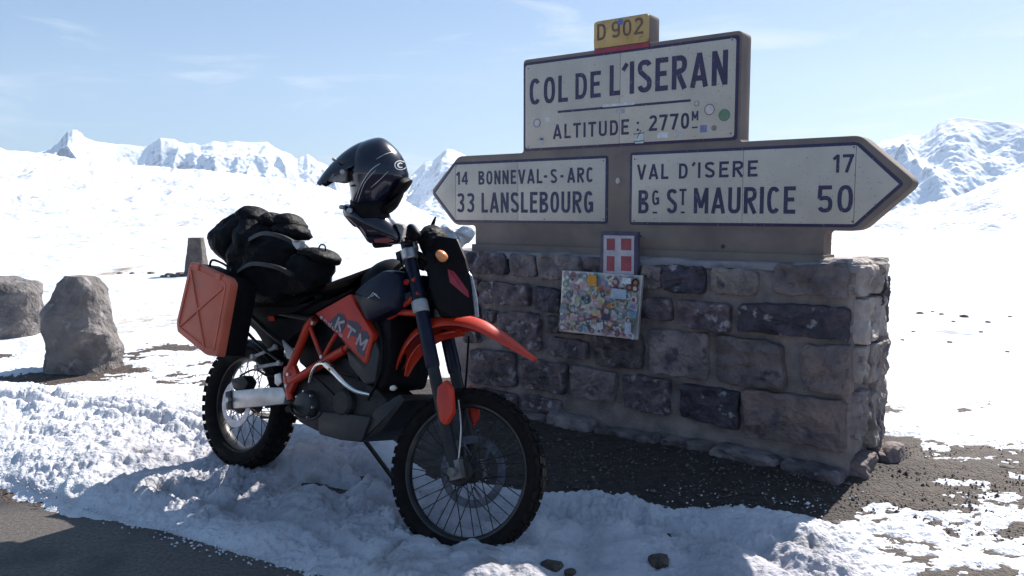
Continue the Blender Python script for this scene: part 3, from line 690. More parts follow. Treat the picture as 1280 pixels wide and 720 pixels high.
def text(mb, s, x0, x1, z0, z1, fn, tk=.16, gap=.13, lv=.0012, sp=.3, each=None):
    """writes s between x0 and x1 (reading direction x0->x1), baseline z0, cap height z1; fn(a,b,lift)"""
    G = glyphs(tk); H = z1 - z0; tot = 0
    for i, ch in enumerate(s): tot += (sp if ch == ' ' else G[ch][0]) + (gap if i < len(s) - 1 else 0)
    k = (x1 - x0) / tot; cur = 0; wabs = tk * min(abs(H), abs(k) * 1.7)
    for ch in s:
        if ch == ' ': cur += sp + gap; continue
        wd, strokes = G[ch]
        if each: mb = MB()
        for j, st in enumerate(strokes):
            P = [(x0 + (cur + x) * k, z0 + y * H) for x, y in st]
            ribbon(mb, P, wabs, fn, lv + .00018 * j)
        if each: mk('letter', mb.v, mb.f, each[0], each[1])
        cur += wd + gap

# ---------------------------------------------------------------- the road sign
SO = -.10                                   # its face stands back from the wall face
sign = thing('road_sign', 'big cream and blue mountain pass sign of brown concrete standing on the stone wall', 'road sign', M=MW)
TH = .125
def SP(px, py): return WP(px, py, SO)
f_sign = lambda a, b, q: (a, SO + q, b)
# slab outline, traced on its front face
hb = SP(900, 318)[1]; zb = SP(800, 281)[1]
top = SP(790, 60)[1] + .0
c_tl = SP(654, 76); c_tr = SP(928, 36); c_bl = SP(654, 189); c_br = SP(925, 177)
ztop = (c_tl[1] + c_tr[1]) / 2; zmid = (c_bl[1] + c_br[1]) / 2
aL = SP(573, 196); aR = SP(1076, 168); zar = (aL[1] + aR[1]) / 2; zmid = zar
tl = SP(538, 240); tr = SP(1146, 228)
bl = SP(569, 282); br = SP(1074, 288); zlo = (bl[1] + br[1]) / 2
outl = [(c_tl[0], ztop), (c_tl[0], zmid), (aL[0], zmid), tl, (bl[0], zlo), (SP(594, 283)[0], zlo), (SP(594, 283)[0], hb), (SP(1030, 300)[0], hb), (SP(1030, 300)[0], zlo), (br[0], zlo), tr, (aR[0], zmid), (c_tr[0], zmid), (c_tr[0], ztop)]
rad = [.03, .02, .035, .05, .04, .03, 0, 0, .03, .04, .05, .035, .02, .03]
b = MB(); b.prism(rounded(outl, .03, 5, rad), f_sign, -TH, 0, .006); b.obj('concrete_slab', M_concrete, sign, auto=35)
# moulded base strip
b = MB(); b.box(((outl[6][0] + outl[7][0]) / 2, SO - TH / 2, hb - .012), (outl[6][0] - outl[7][0] + .02, TH + .05, .05)); b.obj('plinth_moulding', M_concrete, sign)
# yellow route marker block
d0 = SP(742, 62); d1 = SP(812, 50); d2 = SP(742, 27); d3 = SP(811, 16); zt = (d2[1] + d3[1]) / 2; zb_ = ztop - .004
dp = rounded([(d0[0], zb_), (d0[0], zt), (d1[0], zt), (d1[0], zb_)], .025, 4, [0, .03, .03, 0])
b = MB(); b.prism(dp, f_sign, -TH + .01, -.004, .004); b.obj('marker_block', M_concrete, sign, auto=35)
zyb = SP(775, 57)[1]
yp = rounded([(d0[0] - .004, zyb), (d0[0] - .004, zt - .005), (d1[0] + .004, zt - .005), (d1[0] + .004, zyb)], .02, 4)
b = MB(); b.prism(yp, f_sign, -.003, .005, .002); yel = b.obj('marker_plate', M_yellow, sign, auto=35)
b = MB(); b.prism([(d0[0] - .01, SP(775, 61)[1] - .012), (d0[0] - .01, SP(775, 61)[1] + .012), (d1[0], SP(775, 61)[1] + .012), (d1[0], SP(775, 61)[1] - .012)], f_sign, -.002, .006); b.obj('red_band', M_redpaint, sign)
def plate_set(quads, blue_poly):
    b = MB(); pl = inset(blue_poly, -.017); b.prism(rounded(pl, .02, 4), f_sign, -.01, .003, .001); b.obj('blue_border', M_blue, sign, auto=35)
    for q in quads:
        b = MB(); b.prism(q, f_sign, .001, .006, .0012); b.obj('enamel_panel', M_enamel, sign, auto=35)
J = .0012
# top panel in two plates
p1 = SP(657.5, 83); p2 = SP(921, 46.5); p3 = SP(918, 170); p4 = SP(657.5, 187); zt1 = (p1[1] + p2[1]) / 2; zb1 = (p3[1] + p4[1]) / 2; sj = SP(775.5, 120)[0]; xl, xr = p1[0], (p2[0] + p3[0]) / 2
plate_set([rounded([(xl, zb1), (xl, zt1), (sj + J, zt1), (sj + J, zb1)], .02, 4, [.02, .02, 0, 0]), rounded([(sj - J, zb1), (sj - J, zt1), (xr, zt1), (xr, zb1)], .02, 4, [0, 0, .02, .02])], [(xl, zb1), (xl, zt1), (xr, zt1), (xr, zb1)])
# left arrow in three plates
a1 = SP(570, 206); a2 = SP(570, 274); a3 = SP(757.5, 198); a4 = SP(757, 277.5); tip = SP(545, 241); zt2 = (a1[1] + a3[1]) / 2; zb2 = (a2[1] + a4[1]) / 2; s1 = a1[0]; s2 = SP(648, 240)[0]; s3 = a3[0]
plate_set([[(s1 + J, zb2), tip, (s1 + J, zt2)], [(s1 - J, zb2), (s1 - J, zt2), (s2 + J, zt2), (s2 + J, zb2)], [(s2 - J, zb2), (s2 - J, zt2), (s3, zt2), (s3, zb2)]], [(s1, zb2), tip, (s1, zt2), (s3, zt2), (s3, zb2)])
# right arrow in three plates
a1 = SP(791, 195.6); a2 = SP(790.5, 278); a3 = SP(1071, 180); a4 = SP(1068, 279.5); tip2 = SP(1124, 230); zt3 = (a1[1] + a3[1]) / 2; zb3 = (a2[1] + a4[1]) / 2; r0 = a1[0]; r1 = SP(929, 230)[0]; r2 = a3[0]
plate_set([[(r0, zb3), (r0, zt3), (r1 + J, zt3), (r1 + J, zb3)], [(r1 - J, zb3), (r1 - J, zt3), (r2 + J, zt3), (r2 + J, zb3)], [(r2 - J, zb3), (r2 - J, zt3), tip2]], [(r0, zb3), (r0, zt3), (r2, zt3), tip2, (r2, zb3)])
f_txt = lambda a, b, q: (a, SO + .0062 + q, b)
def line(parts, mat_=M_blue, tk=.16, name='lettering', lift=0):
    b = MB()
    for (s_, xl_, xr_, yb_, yt_) in parts:
        q0 = WP(xl_, yb_, SO + .006); q1 = WP(xl_, yt_, SO + .006); q2 = WP(xr_, yb_, SO + .006)
        text(b, s_, q0[0], q2[0], q0[1], q1[1], f_txt, tk, each=(mat_, sign))
line([("COL", 662, 710, 131.5, 99), ("DE", 719, 751, 124.5, 92), ("L", 762, 775, 120, 82), ("'", 777, 784, 118, 81), ("ISERAN", 787, 909, 117.5, 77)], tk=.155)
line([("ALTITUDE", 691, 786, 174, 156), (":", 795, 799.5, 166, 148), ("2770", 811, 861.5, 164, 144.5), ("M", 864.5, 873, 151, 139), ("_", 865, 872, 159.5, 148)], tk=.17)
line([("14", 570.5, 585, 231, 215), ("BONNEVAL", 598, 678, 231, 214), ("-", 680, 684, 229, 211.5), ("S", 688, 696.5, 229, 211.5), ("-", 700.5, 704.5, 229, 211), ("ARC", 709, 742, 228.5, 210)], tk=.17)
line([("33", 571, 593, 265.5, 241.6), ("LANSLEBOURG", 602, 741.5, 265.8, 241)], tk=.155)
line([("VAL", 796, 835.5, 224.7, 206), ("D", 848, 860, 223.5, 204.5), ("'", 864.5, 868.5, 223, 203.5), ("ISERE", 871.5, 947, 222.5, 203), ("17", 1041, 1067, 216, 193.5)], tk=.17)
line([("B", 798, 810.5, 266.8, 237.8), ("G", 815, 824, 256.5, 237.8), ("_", 816, 821.5, 265.7, 250), ("S", 833.5, 846, 266.8, 236.2), ("T", 849, 858, 256.5, 236), ("_", 851, 856, 265.5, 250), ("MAURICE", 867, 994, 266.8, 235), ("50", 1021, 1066, 265.7, 232)], tk=.15)
# rule under the name
b = MB(); q0 = SP(698, 142); q1 = SP(864, 126); zr = (SP(698, 141)[1] + SP(864, 124.5)[1]) / 2
b.prism([(q0[0], zr - .007), (q0[0], zr + .007), (q1[0], zr + .007), (q1[0], zr - .007)], f_txt, 0, .0011); b.obj('rule', M_blue, sign)
b = MB()
for (s_, xl_, xr_, yb_, yt_) in [("D", 746, 757.5, 51, 30.5), ("902", 764, 804, 47.8, 27.5)]:
    q0 = WP(xl_, yb_, SO + .005); q1 = WP(xl_, yt_, SO + .005); q2 = WP(xr_, yb_, SO + .005)
    text(b, s_, q0[0], q2[0], q0[1], q1[1], lambda a, b_, q: (a, SO + .0052 + q, b_), .15, each=(M_brown, sign))
# stickers on the sign
CP = {}
def cm(c, rough=.45):
    k = tuple(round(x, 3) for x in c)
    if k not in CP: CP[k] = mat('sticker colour', c, tuple(x * .75 for x in c), rough=rough, scale=40)
    return CP[k]
def disc_poly(cx, cy, r, n=16, ry=None): return [(cx + r * math.cos(2 * math.pi * k / n), cy + (ry or r) * math.sin(2 * math.pi * k / n)) for k in range(n)]
def sticker(px, py, w_, h_, col, kind='rect', ring=None, label=None, parent=sign, o=.0068):
    s, z = SP(px, py); pl = disc_poly(s, z, w_) if kind == 'disc' else [(s - w_, z - h_), (s + w_, z - h_), (s + w_, z + h_), (s - w_, z + h_)]
    b = MB(); b.prism(pl, lambda a, b_, q: (a, SO + o + q, b_), -.0005, .0006); ob = b.obj('sticker', cm(col), parent)
    if label: ob['label'] = label
    if ring:
        b = MB(); ribbon(b, disc_poly(s, z, w_ * .86) + [disc_poly(s, z, w_ * .86)[0]], w_ * .14, lambda a, b_, q: (a, SO + o + q, b_), .0014); mk('sticker_ring', b.v, b.f, cm(ring), ob)
    return ob
st = sticker(906, 144, .034, 0, (.15, .26, .16), 'disc', (.11, .2, .12), 'round green sticker')
st = sticker(887.5, 137, .034, 0, (.58, .54, .52), 'disc', (.25, .12, .14), 'round white sticker with dark red ring')
sticker(672, 154, .030, 0, (.56, .54, .50), 'disc', (.2, .15, .25), 'round white sticker with violet ring')
sticker(685.5, 147.5, .018, .024, (.62, .61, .6), label='small white shield shaped sticker')
sticker(677.5, 176, .018, .026, (.5, .49, .5)); sticker(678, 174, .012, .006, (.08, .07, .12), o=.0082)
stw = sticker(800, 172, .028, .034, (.62, .66, .66), label='white sticker with a black stroke drawing', o=.0075)
sticker(829, 169, .035, .016, (.66, .66, .68)); sticker(849, 167.5, .028, .010, (.5, .5, .52)); sticker(880, 161, .020, .020, (.18, .2, .42), label='small blue figure sticker'); sticker(893, 160, .016, 0, (.25, .23, .22), 'disc')
sticker(871.5, 129.5, .016, 0, (.5, .48, .48), 'disc', (.08, .06, .12)); sticker(774, 131, .11, .008, (.68, .68, .68), o=.0085); sticker(776, 139, .03, .012, (.42, .39, .45))
s, z = SP(776, 27.5); b = MB(); b.prism(disc_poly(s, z, .020), lambda a, b_, q: (a, SO + .0062 + q, b_), 0, .001); b.obj('sticker', cm((.12, .16, .4)), sign)
b = MB()
for (x, y, x2, y2) in [(793, 168, 806, 166), (802, 163, 797, 173), (793, 177, 806, 176)]:
    ribbon(b, [SP(x, y), SP(x2, y2)], .005, lambda a, b_, q: (a, SO + .0076 + q, b_), .0018)
mk('sticker_print', b.v, b.f, cm((.06, .06, .07)), stw)
# a knob of old fixing on the concrete between the arrows
b = MB(); s, z = SP(773, 226); b.prism(disc_poly(s, z, .016, 12, .02), f_sign, -.002, .010, .004); b.obj('fixing_stub', cm((.5, .46, .45)), sign, auto=60)
s, z = SP(903.5, 308); b = MB(); b.prism(disc_poly(s, z, .012, 8), f_sign, -.004, .006, .003); b.obj('rust_bolt', cm((.05, .03, .04)), sign)
# fixing screws
b = MB()
for (x, y) in [(571, 208), (755, 201), (755, 274), (681, 274), (793, 276), (1066, 277), (1068, 184), (794, 199), (661, 86), (916, 50), (914, 167), (661, 184)]:
    s, z = SP(x, y); b = MB(); b.prism(disc_poly(s, z, .0045, 8), lambda a, b_, q: (a, SO + .0062 + q, b_), 0, .0015); b.obj('panel_screw', cm((.06, .05, .06)), sign)

# ---------------------------------------------------------------- crest plaque on the wall
CO = .05
cr0 = WP(750.5, 289, CO); cr1 = WP(797, 289, CO); crz = WP(770, 345, CO)[1]
crest = thing('crest_plaque', 'small white cross on red enamel plaque in a blue frame below the sign', 'plaque', M=MW)
f_c = lambda a, b, q: (a, CO + q, b)
b = MB(); b.prism([(cr0[0], crz - .02), (cr0[0], cr0[1]), (cr1[0], cr0[1]), (cr1[0], crz - .02)], f_c, -.03, 0, .004); b.obj('frame', mat('faded frame paint', (.085, .07, .12), (.05, .04, .075), rough=.6, scale=20), crest, auto=35)
w0 = WP(755, 294, CO); w1 = WP(793, 294, CO); zc0 = WP(774, 342, CO)[1]
b = MB(); b.prism([(w0[0], zc0), (w0[0], w0[1]), (w1[0], w0[1]), (w1[0], zc0)], f_c, -.001, .004, .001); b.obj('white_plate', mat('plaque white', (.5, .47, .5), (.38, .35, .4), rough=.5, scale=20), crest)
M_cred = mat('plaque red', (.36, .06, .08), (.24, .045, .06), rough=.5, scale=18)
for (x0, y0, x1, y1) in [(758.5, 298, 768.5, 313), (776.5, 298, 789, 313), (758.5, 320, 768, 339), (776.5, 320, 789, 339)]:
    p = WP(x0, y0, CO + .004); q = WP(x1, y1, CO + .004); b = MB(); b.prism([(p[0], q[1]), (p[0], p[1]), (q[0], p[1]), (q[0], q[1])], f_c, .003, .0055); b.obj('red_quarter', M_cred, crest)

b = MB()
for k in (.25, .75):
    b.tube([f_c(cr0[0] * k + cr1[0] * (1 - k), cr0[1] - .03, -.03), f_c(cr0[0] * k + cr1[0] * (1 - k), cr0[1] - .03, -CO + SO + .002)], .006, 6)
b.obj('fixing_pins', M_frame_dark, crest, kind='stuff')
# ---------------------------------------------------------------- sticker covered board
bo = .075
P = [WP(703, 338, bo), WP(803, 344.5, bo), WP(796.5, 425, bo), WP(699, 414, bo)]
board = thing('sticker_board', 'small metal board plastered with colourful stickers hanging tilted on the stone wall', 'board', M=MW)
f_b = lambda a, b, q: (a, bo + q, b)
b = MB(); b.prism(P, f_b, -.02, 0, .003); b.obj('metal_sheet', mat('bare sheet metal', (.6, .58, .58), (.45, .43, .45), rough=.35, metal=.5, scale=14), board)
b = MB()
for k in (0, 1): b.tube([f_b(*P[k], -.02), f_b(P[k][0], P[k][1] - .01, -.07)], .006, 6)
b.obj('fixing_pins', M_frame_dark, board)
def bl_(u, v):
    a = Vector(P[0]).lerp(Vector(P[1]), u); c = Vector(P[3]).lerp(Vector(P[2]), u); q = a.lerp(c, v); return (q.x, q.y)
pal = [(.62, .62, .6), (.5, .52, .5), (.1, .1, .14), (.04, .04, .05), (.35, .38, .42), (.45, .2, .08), (.15, .3, .45), (.6, .25, .3), (.4, .45, .2), (.25, .2, .35), (.55, .5, .4), (.12, .35, .4), (.3, .08, .08), (.6, .55, .58)]
k = 0
for gy in range(11):
    for gx in range(12):
        u = (gx + .5 + random.uniform(-.35, .35)) / 12; v = (gy + .5 + random.uniform(-.35, .35)) / 11; c = bl_(min(.93, max(.06, u)), min(.92, max(.07, v)))
        col = random.choice(pal)
        if u < .35: col = tuple(min(.5, x * .5 + .12) for x in col)
        elif u > .55 and random.random() < .5: col = tuple(x * .5 for x in col)
        r_ = random.uniform(.013, .026); kd = random.random()
        if kd < .4: pl = disc_poly(*c, r_, 12)
        else:
            a = random.uniform(-.6, .6); ww, hh = r_ * random.uniform(.8, 1.4), r_ * random.uniform(.6, 1.1)
            pl = [(c[0] + x * ww * math.cos(a) - y * hh * math.sin(a), c[1] + x * ww * math.sin(a) + y * hh * math.cos(a)) for x, y in ((-1, -1), (1, -1), (1, 1), (-1, 1))]
        lv = .0008 + .00018 * k; k += 1
        b = MB(); b.prism(pl, f_b, lv - .0004, lv); so = b.obj('sticker', cm(col), board)
        if r_ > .013:
            pl2 = [(c[0] + (x - c[0]) * .55, c[1] + (y - c[1]) * .55) for x, y in pl]
            b = MB(); b.prism(pl2, f_b, lv - .0001, lv + .0002); b.obj('sticker_print', cm(random.choice(pal)), so)
for (u, v, ww, hh, col) in [(.42, .12, .032, .034, (.72, .30, .02)), (.84, .09, .030, .018, (.72, .74, .8)), (.76, .3, .05, .03, (.40, .50, .62)), (.9, .82, .022, .036, (.5, .54, .62)), (.5, .63, .03, .02, (.58, .40, .25)), (.62, .68, .03, .02, (.05, .05, .10))]:
    c = bl_(u, v); lv = .0008 + .00018 * k; k += 1
    b = MB(); b.prism(rounded([(c[0] - ww, c[1] - hh), (c[0] + ww, c[1] - hh), (c[0] + ww * .9, c[1] + hh), (c[0] - ww, c[1] + hh * .9)], .006, 3), f_b, lv - .0004, lv); b.obj('sticker', cm(col), board)

# ---------------------------------------------------------------- boulders, post, stones
def boulder(name, outline, px_c, pybase, zdepth, depthw, seed, label):
    # outline: rows of (py, xl, xr) traced at its own distance
    y0 = gpt(px_c, pybase).y + depthw * .5
    rows = []
    for py, xa, xb in outline:
        a = aty(xa, py, y0); c = aty(xb, py, y0); rows.append((a.z, a.x, c.x))
    zs = np.linspace(rows[0][0] , rows[-1][0], 46)[::-1]
    rz_ = [r_[0] for r_ in rows]; xl_ = [r_[1] for r_ in rows]; xr_ = [r_[2] for r_ in rows]
    vs = []; n = 64; cx0 = (rows[-1][1] + rows[-1][2]) / 2
    zs = zs[::-1]; zs = sorted(zs)
    for i, z in enumerate(zs):
        a = np.interp(z, rz_, xl_); c = np.interp(z, rz_, xr_); cx = (a + c) / 2; rx = (c - a) / 2 * .93; f = 1 - .5 * ((z - zs[0]) / (zs[-1] - zs[0])) ** 2
        for k in range(n):
            t = 2 * math.pi * k / n; ct, st_ = math.cos(t), math.sin(t)
            e = .75; x = cx + rx * math.copysign(abs(ct) ** e, ct); y = y0 + depthw * .5 * f * math.copysign(abs(st_) ** e, st_)
            p = Vector((x, y, z)); d = Vector((ct, st_, 0))
            q = .045 * mnoise.fractal(p * 2.6 + Vector((seed, 0, 0)), .8, 2.1, 6) - .07 * abs(mnoise.noise(p * 3.1 + Vector((0, seed, 0)))) + .008 * mnoise.noise(p * 24) + .008
            qz = .05 * mnoise.noise(p * 5 + Vector((seed, 3, 1)))
            vs.append((p.x + d.x * q, p.y + d.y * q, z + qz * (i > 3)))
    m = len(zs); fs = [(i * n + k, i * n + (k + 1) % n, (i + 1) * n + (k + 1) % n, (i + 1) * n + k) for i in range(m - 1) for k in range(n)]
    vs.append(tuple(np.mean(np.array(vs[(m - 1) * n:]), 0) + np.array([0, 0, .015]))); fs += [((m - 1) * n + k, (m - 1) * n + (k + 1) % n, m * n) for k in range(n)]
    b = MB(); b.add(vs, fs); o = b.obj(name, M_boulder, auto=28); return tag(o, label, 'boulder', 'boulders along the edge of the parking place')
boulder('boulder', [(484, 60, 155), (465, 61, 153), (440, 61, 151), (410, 60, 147), (385, 62, 141), (366, 68, 134), (352, 76, 124), (346, 90, 112)], 105, 470, 0, .62, 3, 'upright grey boulder standing in bare gravel between the far boulder and the motorcycle')
boulder('boulder', [(442, -62, 54), (425, -64, 56), (405, -60, 57), (385, -56, 55), (365, -48, 50), (354, -36, 42), (350, -15, 25)], 0, 431, 0, .8, 8, 'wide dark boulder cut off by the left edge of the picture')
g0 = 16.; a = aty(231, 350, g0); c = aty(260, 350, g0); t1 = aty(237, 297, g0); t2 = aty(253, 297, g0)
b = MB(); vs = []; rows = 12; n = 24
for i in range(rows + 1):
    f = i / rows; cx = (a.x + c.x) / 2 * (1 - f) + (t1.x + t2.x) / 2 * f; hw = (c.x - a.x) / 2 * (1 - f) + (t2.x - t1.x) / 2 * f; z = a.z - .1 + (t1.z - a.z + .1) * f
    for k in range(n):
        t = 2 * math.pi * k / n; ct, s_ = math.cos(t), math.sin(t); e = .4
        d = mnoise.noise_vector(Vector((ct * 2, s_ * 2, z * 6))) * .03
        vs.append((cx + hw * math.copysign(abs(ct) ** e, ct) + d.x, g0 + hw * math.copysign(abs(s_) ** e, s_) + d.y, z))
b.add(vs, [(i * n + k, i * n + (k + 1) % n, (i + 1) * n + (k + 1) % n, (i + 1) * n + k) for i in range(rows) for k in range(n)] + [tuple(rows * n + k for k in range(n))])
tag(b.obj('stone_post', mat('post masonry', (.13, .11, .10), (.06, .05, .045), rough=.9, scale=7, bump=1, bscale=12, bdist=.04), auto=35), 'tapered stone marker post standing behind the orange pannier', 'post')
# small dark stones lying on the far snow
def surf_z(x, y):
    d2 = None
    return None
dg = bpy.context.evaluated_depsgraph_get
snowf = bpy.data.objects['snow_field']; bpy.context.view_layer.update()
def hit(px, py):
    d = ray(px, py).normalized()
    best = None
    for o in (bpy.data.objects['snow'], snowf):
        ok, loc, nrm, idx = o.ray_cast(CAM, d)
        if ok and (best is None or (loc - CAM).length < (best - CAM).length): best = loc
    return best
small = [(1205, 396, 6, 'largest dark stone'), (1177, 393, 4, 'left hand stone'), (1166, 390, 3, 0), (1150, 392, 5, 0), (1235, 403, 4, 0), (1192, 402, 3, 0), (1262, 396, 3, 0), (1142, 415, 3, 0), (1187, 428, 4, 0), (1259, 440, 3, 0), (1128, 425, 3, 0), (1226, 415, 3, 0),
         (205, 346, 4, 0), (212, 344, 5, 0), (219, 346, 6, 0), (226, 343, 5, 0), (231, 345, 5, 0), (150, 342, 3, 0), (165, 342, 3, 0), (189, 342, 4, 0), (1258, 586, 7, 0), (1045, 654, 5, 0), (690, 711, 15, 0), (823, 702, 13, 0), (713, 716, 8, 0)]
ORD = 'first second third fourth fifth sixth seventh eighth ninth tenth eleventh twelfth'.split()
rr_i = sorted(q[0] for q in small if q[0] > 1100 and q[0] not in (1205, 1258)); ll_i = sorted(q[0] for q in small if q[0] < 600)
for i, (px, py, r_, nm) in enumerate(small):
    p = hit(px, py)
    if p is None: continue
    rr = r_ * (.75 if px > 1100 and px != 1258 else 1) * (p - CAM).length / F_PX
    o = rock('small_stone', p, rr, rr, rr * .6, M_mud if px in (690, 713, 823) else M_pebble, 20 + i, sub=2)
    right = px > 1000
    if i == 0: tag(o, 'largest of the small dark stones on the snow right of the wall', 'stone', 'small stones on the snow right of the wall')
    elif px == 1258: tag(o, 'dark stone on the brown gravel at the right edge', 'stone')
    elif px == 1045: tag(o, 'small stone at the edge of the wall shadow on the gravel', 'stone')
    elif px == 690: tag(o, 'muddy brown clod half buried in the shaded snow below the front wheel', 'stone')
    elif px == 713: tag(o, 'smaller brown clod right beside the larger one in the shaded snow', 'stone')
    elif px == 823: tag(o, 'dark clod half buried in the shaded snow below the middle of the wall', 'stone')
    elif right: tag(o, 'tiny dark stone on the snow right of the wall, %s from the left' % ORD[rr_i.index(px)], 'stone', 'tiny stones on the snow right of the wall')
    else: tag(o, 'small dark stone on the snow near the marker post, %s from the left' % ORD[ll_i.index(px)], 'stone', 'small stones beside the marker post')
# loose gravel
gv = MB(); gr = np.random.default_rng(3)
poly_g = [(500, 560), (700, 610), (1000, 640), (1085, 640), (1280, 690), (1280, 560), (1085, 555), (800, 470)]
cnt = 0
while cnt < 3600:
    px = gr.uniform(0, 1290); py = gr.uniform(440, 700)
    ins = False
    for i in range(len(poly_g)):
        x0, y0 = poly_g[i]; x1, y1 = poly_g[(i + 1) % len(poly_g)]
        if (y0 > py) != (y1 > py) and px < (x1 - x0) * (py - y0) / (y1 - y0) + x0: ins = not ins
    if not ins and not (px < 215 and 440 < py < 490): continue
    p = gpt(px, py); r_ = gr.uniform(.003, .009) * (1 if gr.random() < .96 else 2.0); cnt += 1
    vs = [p + Vector((gr.uniform(.6, 1.2) * dx * r_, gr.uniform(.6, 1.2) * dy * r_, gr.uniform(.5, .9) * dz * r_ + r_ * .4)) for dx, dy, dz in ((1, 0, 0), (0, 1, 0), (-1, 0, 0), (0, -1, 0), (0, 0, 1), (0, 0, -1))]
    gv.add(vs, [(0, 1, 4), (1, 2, 4), (2, 3, 4), (3, 0, 4), (1, 0, 5), (2, 1, 5), (3, 2, 5), (0, 3, 5)])
o = mk('gravel', gv.v, gv.f, M_pebble, kind='stuff'); tag(o, 'loose brown gravel scattered on the bare ground in front of and beside the wall', 'gravel')
# crumbs of broken snow
sc = MB(); cnt = 0
while cnt < 450:
    t = gr.random(); e = [(0, 584), (95, 630), (210, 664), (300, 692), (420, 724)]
    if gr.random() < .6:
        i = gr.integers(0, 4); u = gr.random(); px = e[i][0] + (e[i + 1][0] - e[i][0]) * u + gr.normal(0, 8); py = e[i][1] + (e[i + 1][1] - e[i][1]) * u + abs(gr.normal(0, 9)) - 4
    else:
        px = gr.uniform(560, 1080); py = 634 + gr.normal(-2, 14)
    if py > 735: continue
    p = gpt(px, py); r_ = gr.uniform(.003, .008) * (1 if gr.random() < .93 else 1.8); cnt += 1
    vs = [p + Vector((gr.uniform(.7, 1.2) * dx * r_, gr.uniform(.7, 1.2) * dy * r_, gr.uniform(.6, 1) * dz * r_ + r_ * .6)) for dx, dy, dz in ((1, 0, 0), (0, 1, 0), (-1, 0, 0), (0, -1, 0), (0, 0, 1), (0, 0, -1))]
    sc.add(vs, [(0, 1, 4), (1, 2, 4), (2, 3, 4), (3, 0, 4), (1, 0, 5), (2, 1, 5), (3, 2, 5), (0, 3, 5)])
o = mk('snow_crumbs', sc.v, sc.f, M_snow, smooth=True, kind='stuff'); tag(o, 'crumbs of broken snow along the edge of the snow bank', 'snow')


# ---------------------------------------------------------------- motorcycle
RH = Vector((-1.38, 4.325, .408)); FH = Vector((-.189, 3.395, .339)); R_R, R_F = .335, .347
bx_ = (FH - RH); WB = bx_.length; bx_.normalize()
AW = Vector((.616, .788, 0)); LEAN = R(10)
bz = Vector((0, 0, math.cos(LEAN))) + AW * math.sin(LEAN); bz = (bz - bx_ * bz.dot(bx_)).normalized(); by = bz.cross(bx_)
BO = RH - bz * R_R
MBk = Matrix(((bx_.x, by.x, bz.x, BO.x), (bx_.y, by.y, bz.y, BO.y), (bx_.z, by.z, bz.z, BO.z), (0, 0, 0, 1))); MBi = MBk.inverted()
AXL = Vector((WB, 0, R_R)); RAKE = R(27); STEER = R(15); sa = Vector((-math.sin(RAKE), 0, math.cos(RAKE)))
MS = Matrix.Translation(AXL) @ Matrix.Rotation(STEER, 4, sa) @ Matrix.Translation(-AXL); MSi = MS.inverted()
def B3(px, py, c):       # point on the plane y = c of the bike's own frame
    o = MBi @ CAM; d = (MBi.to_3x3() @ ray(px, py)); t = (c - o.y) / d.y; return o + d * t
def BP(px, py, c): p = B3(px, py, c); return (p.x, p.z)
def S3(px, py, c):       # the same in the frame of the steered front end
    Mi = MSi @ MBi; o = Mi @ CAM; d = Mi.to_3x3() @ ray(px, py); t = (c - o.y) / d.y; return o + d * t
def S2(px, py, c): p = S3(px, py, c); return (p.x, p.z)
fb = lambda a, b_, q: (a, q, b_)
bike = thing('motorcycle', 'orange and black enduro motorcycle leaning on its stand in the snow before the sign', 'motorcycle', M=MBk)
def both(b):
    """adds the mirrored far side"""
    n = len(b.v); b.v += [(x, -y, z) for x, y, z in b.v]; b.f += [tuple(i + n for i in f[::-1]) for f in b.f]; return b
def plate(name, pts, c0, c1, m, bev=.004, mir=False, parent=bike, steer=False, rnd=.01, trace=None, label=None, subn=3):
    P = [(S2 if steer else BP)(x, y, c1 if trace is None else trace) for x, y in pts]
    b = MB(); b.prism(rounded(P, rnd, subn) if rnd else P, fb, c0, c1, bev)
    M_ = MS if steer else None
    o = b.obj(name, m, parent, auto=35, M=M_)
    if label: o['label'] = label
    if mir:
        b.v = [(x, -y, z) for x, y, z in b.v]; b.obj(name, m, parent, auto=35, M=M_)
    return o
def blob(name, pts, c, W, m, parent=bike, steer=False, p=.5, nz_=0, nf=9, seed=0, sub=4, rings=8, sh=1):
    gx, gy = sum(q[0] for q in pts) / len(pts), sum(q[1] for q in pts) / len(pts); pts = [(gx + (x - gx) * sh, gy + (y - gy) * sh) for x, y in pts]
    P = smoothpoly([(S2 if steer else BP)(x, y, c) for x, y in pts], sub)
    b = MB(); b.pillow(P, fb, W, c, rings=rings, p=p, nz_=nz_, nf=nf, seed=seed); return b.obj(name, m, parent, smooth=True, M=MS if steer else None)
def tubes(name, pts, r, m, mir=False, parent=bike, steer=False, sub=0, n=10, crv=False):
    P = [(S3 if steer else B3)(*q) for q in pts]
    if crv: P = curve(P, 6)
    b = MB(); b.tube(P, r, n); o = b.obj(name, m, parent, M=MS if steer else None, auto=50)
    if mir: b.v = [(x, -y, z) for x, y, z in b.v]; b.obj(name, m, parent, M=MS if steer else None, auto=50)
    return o

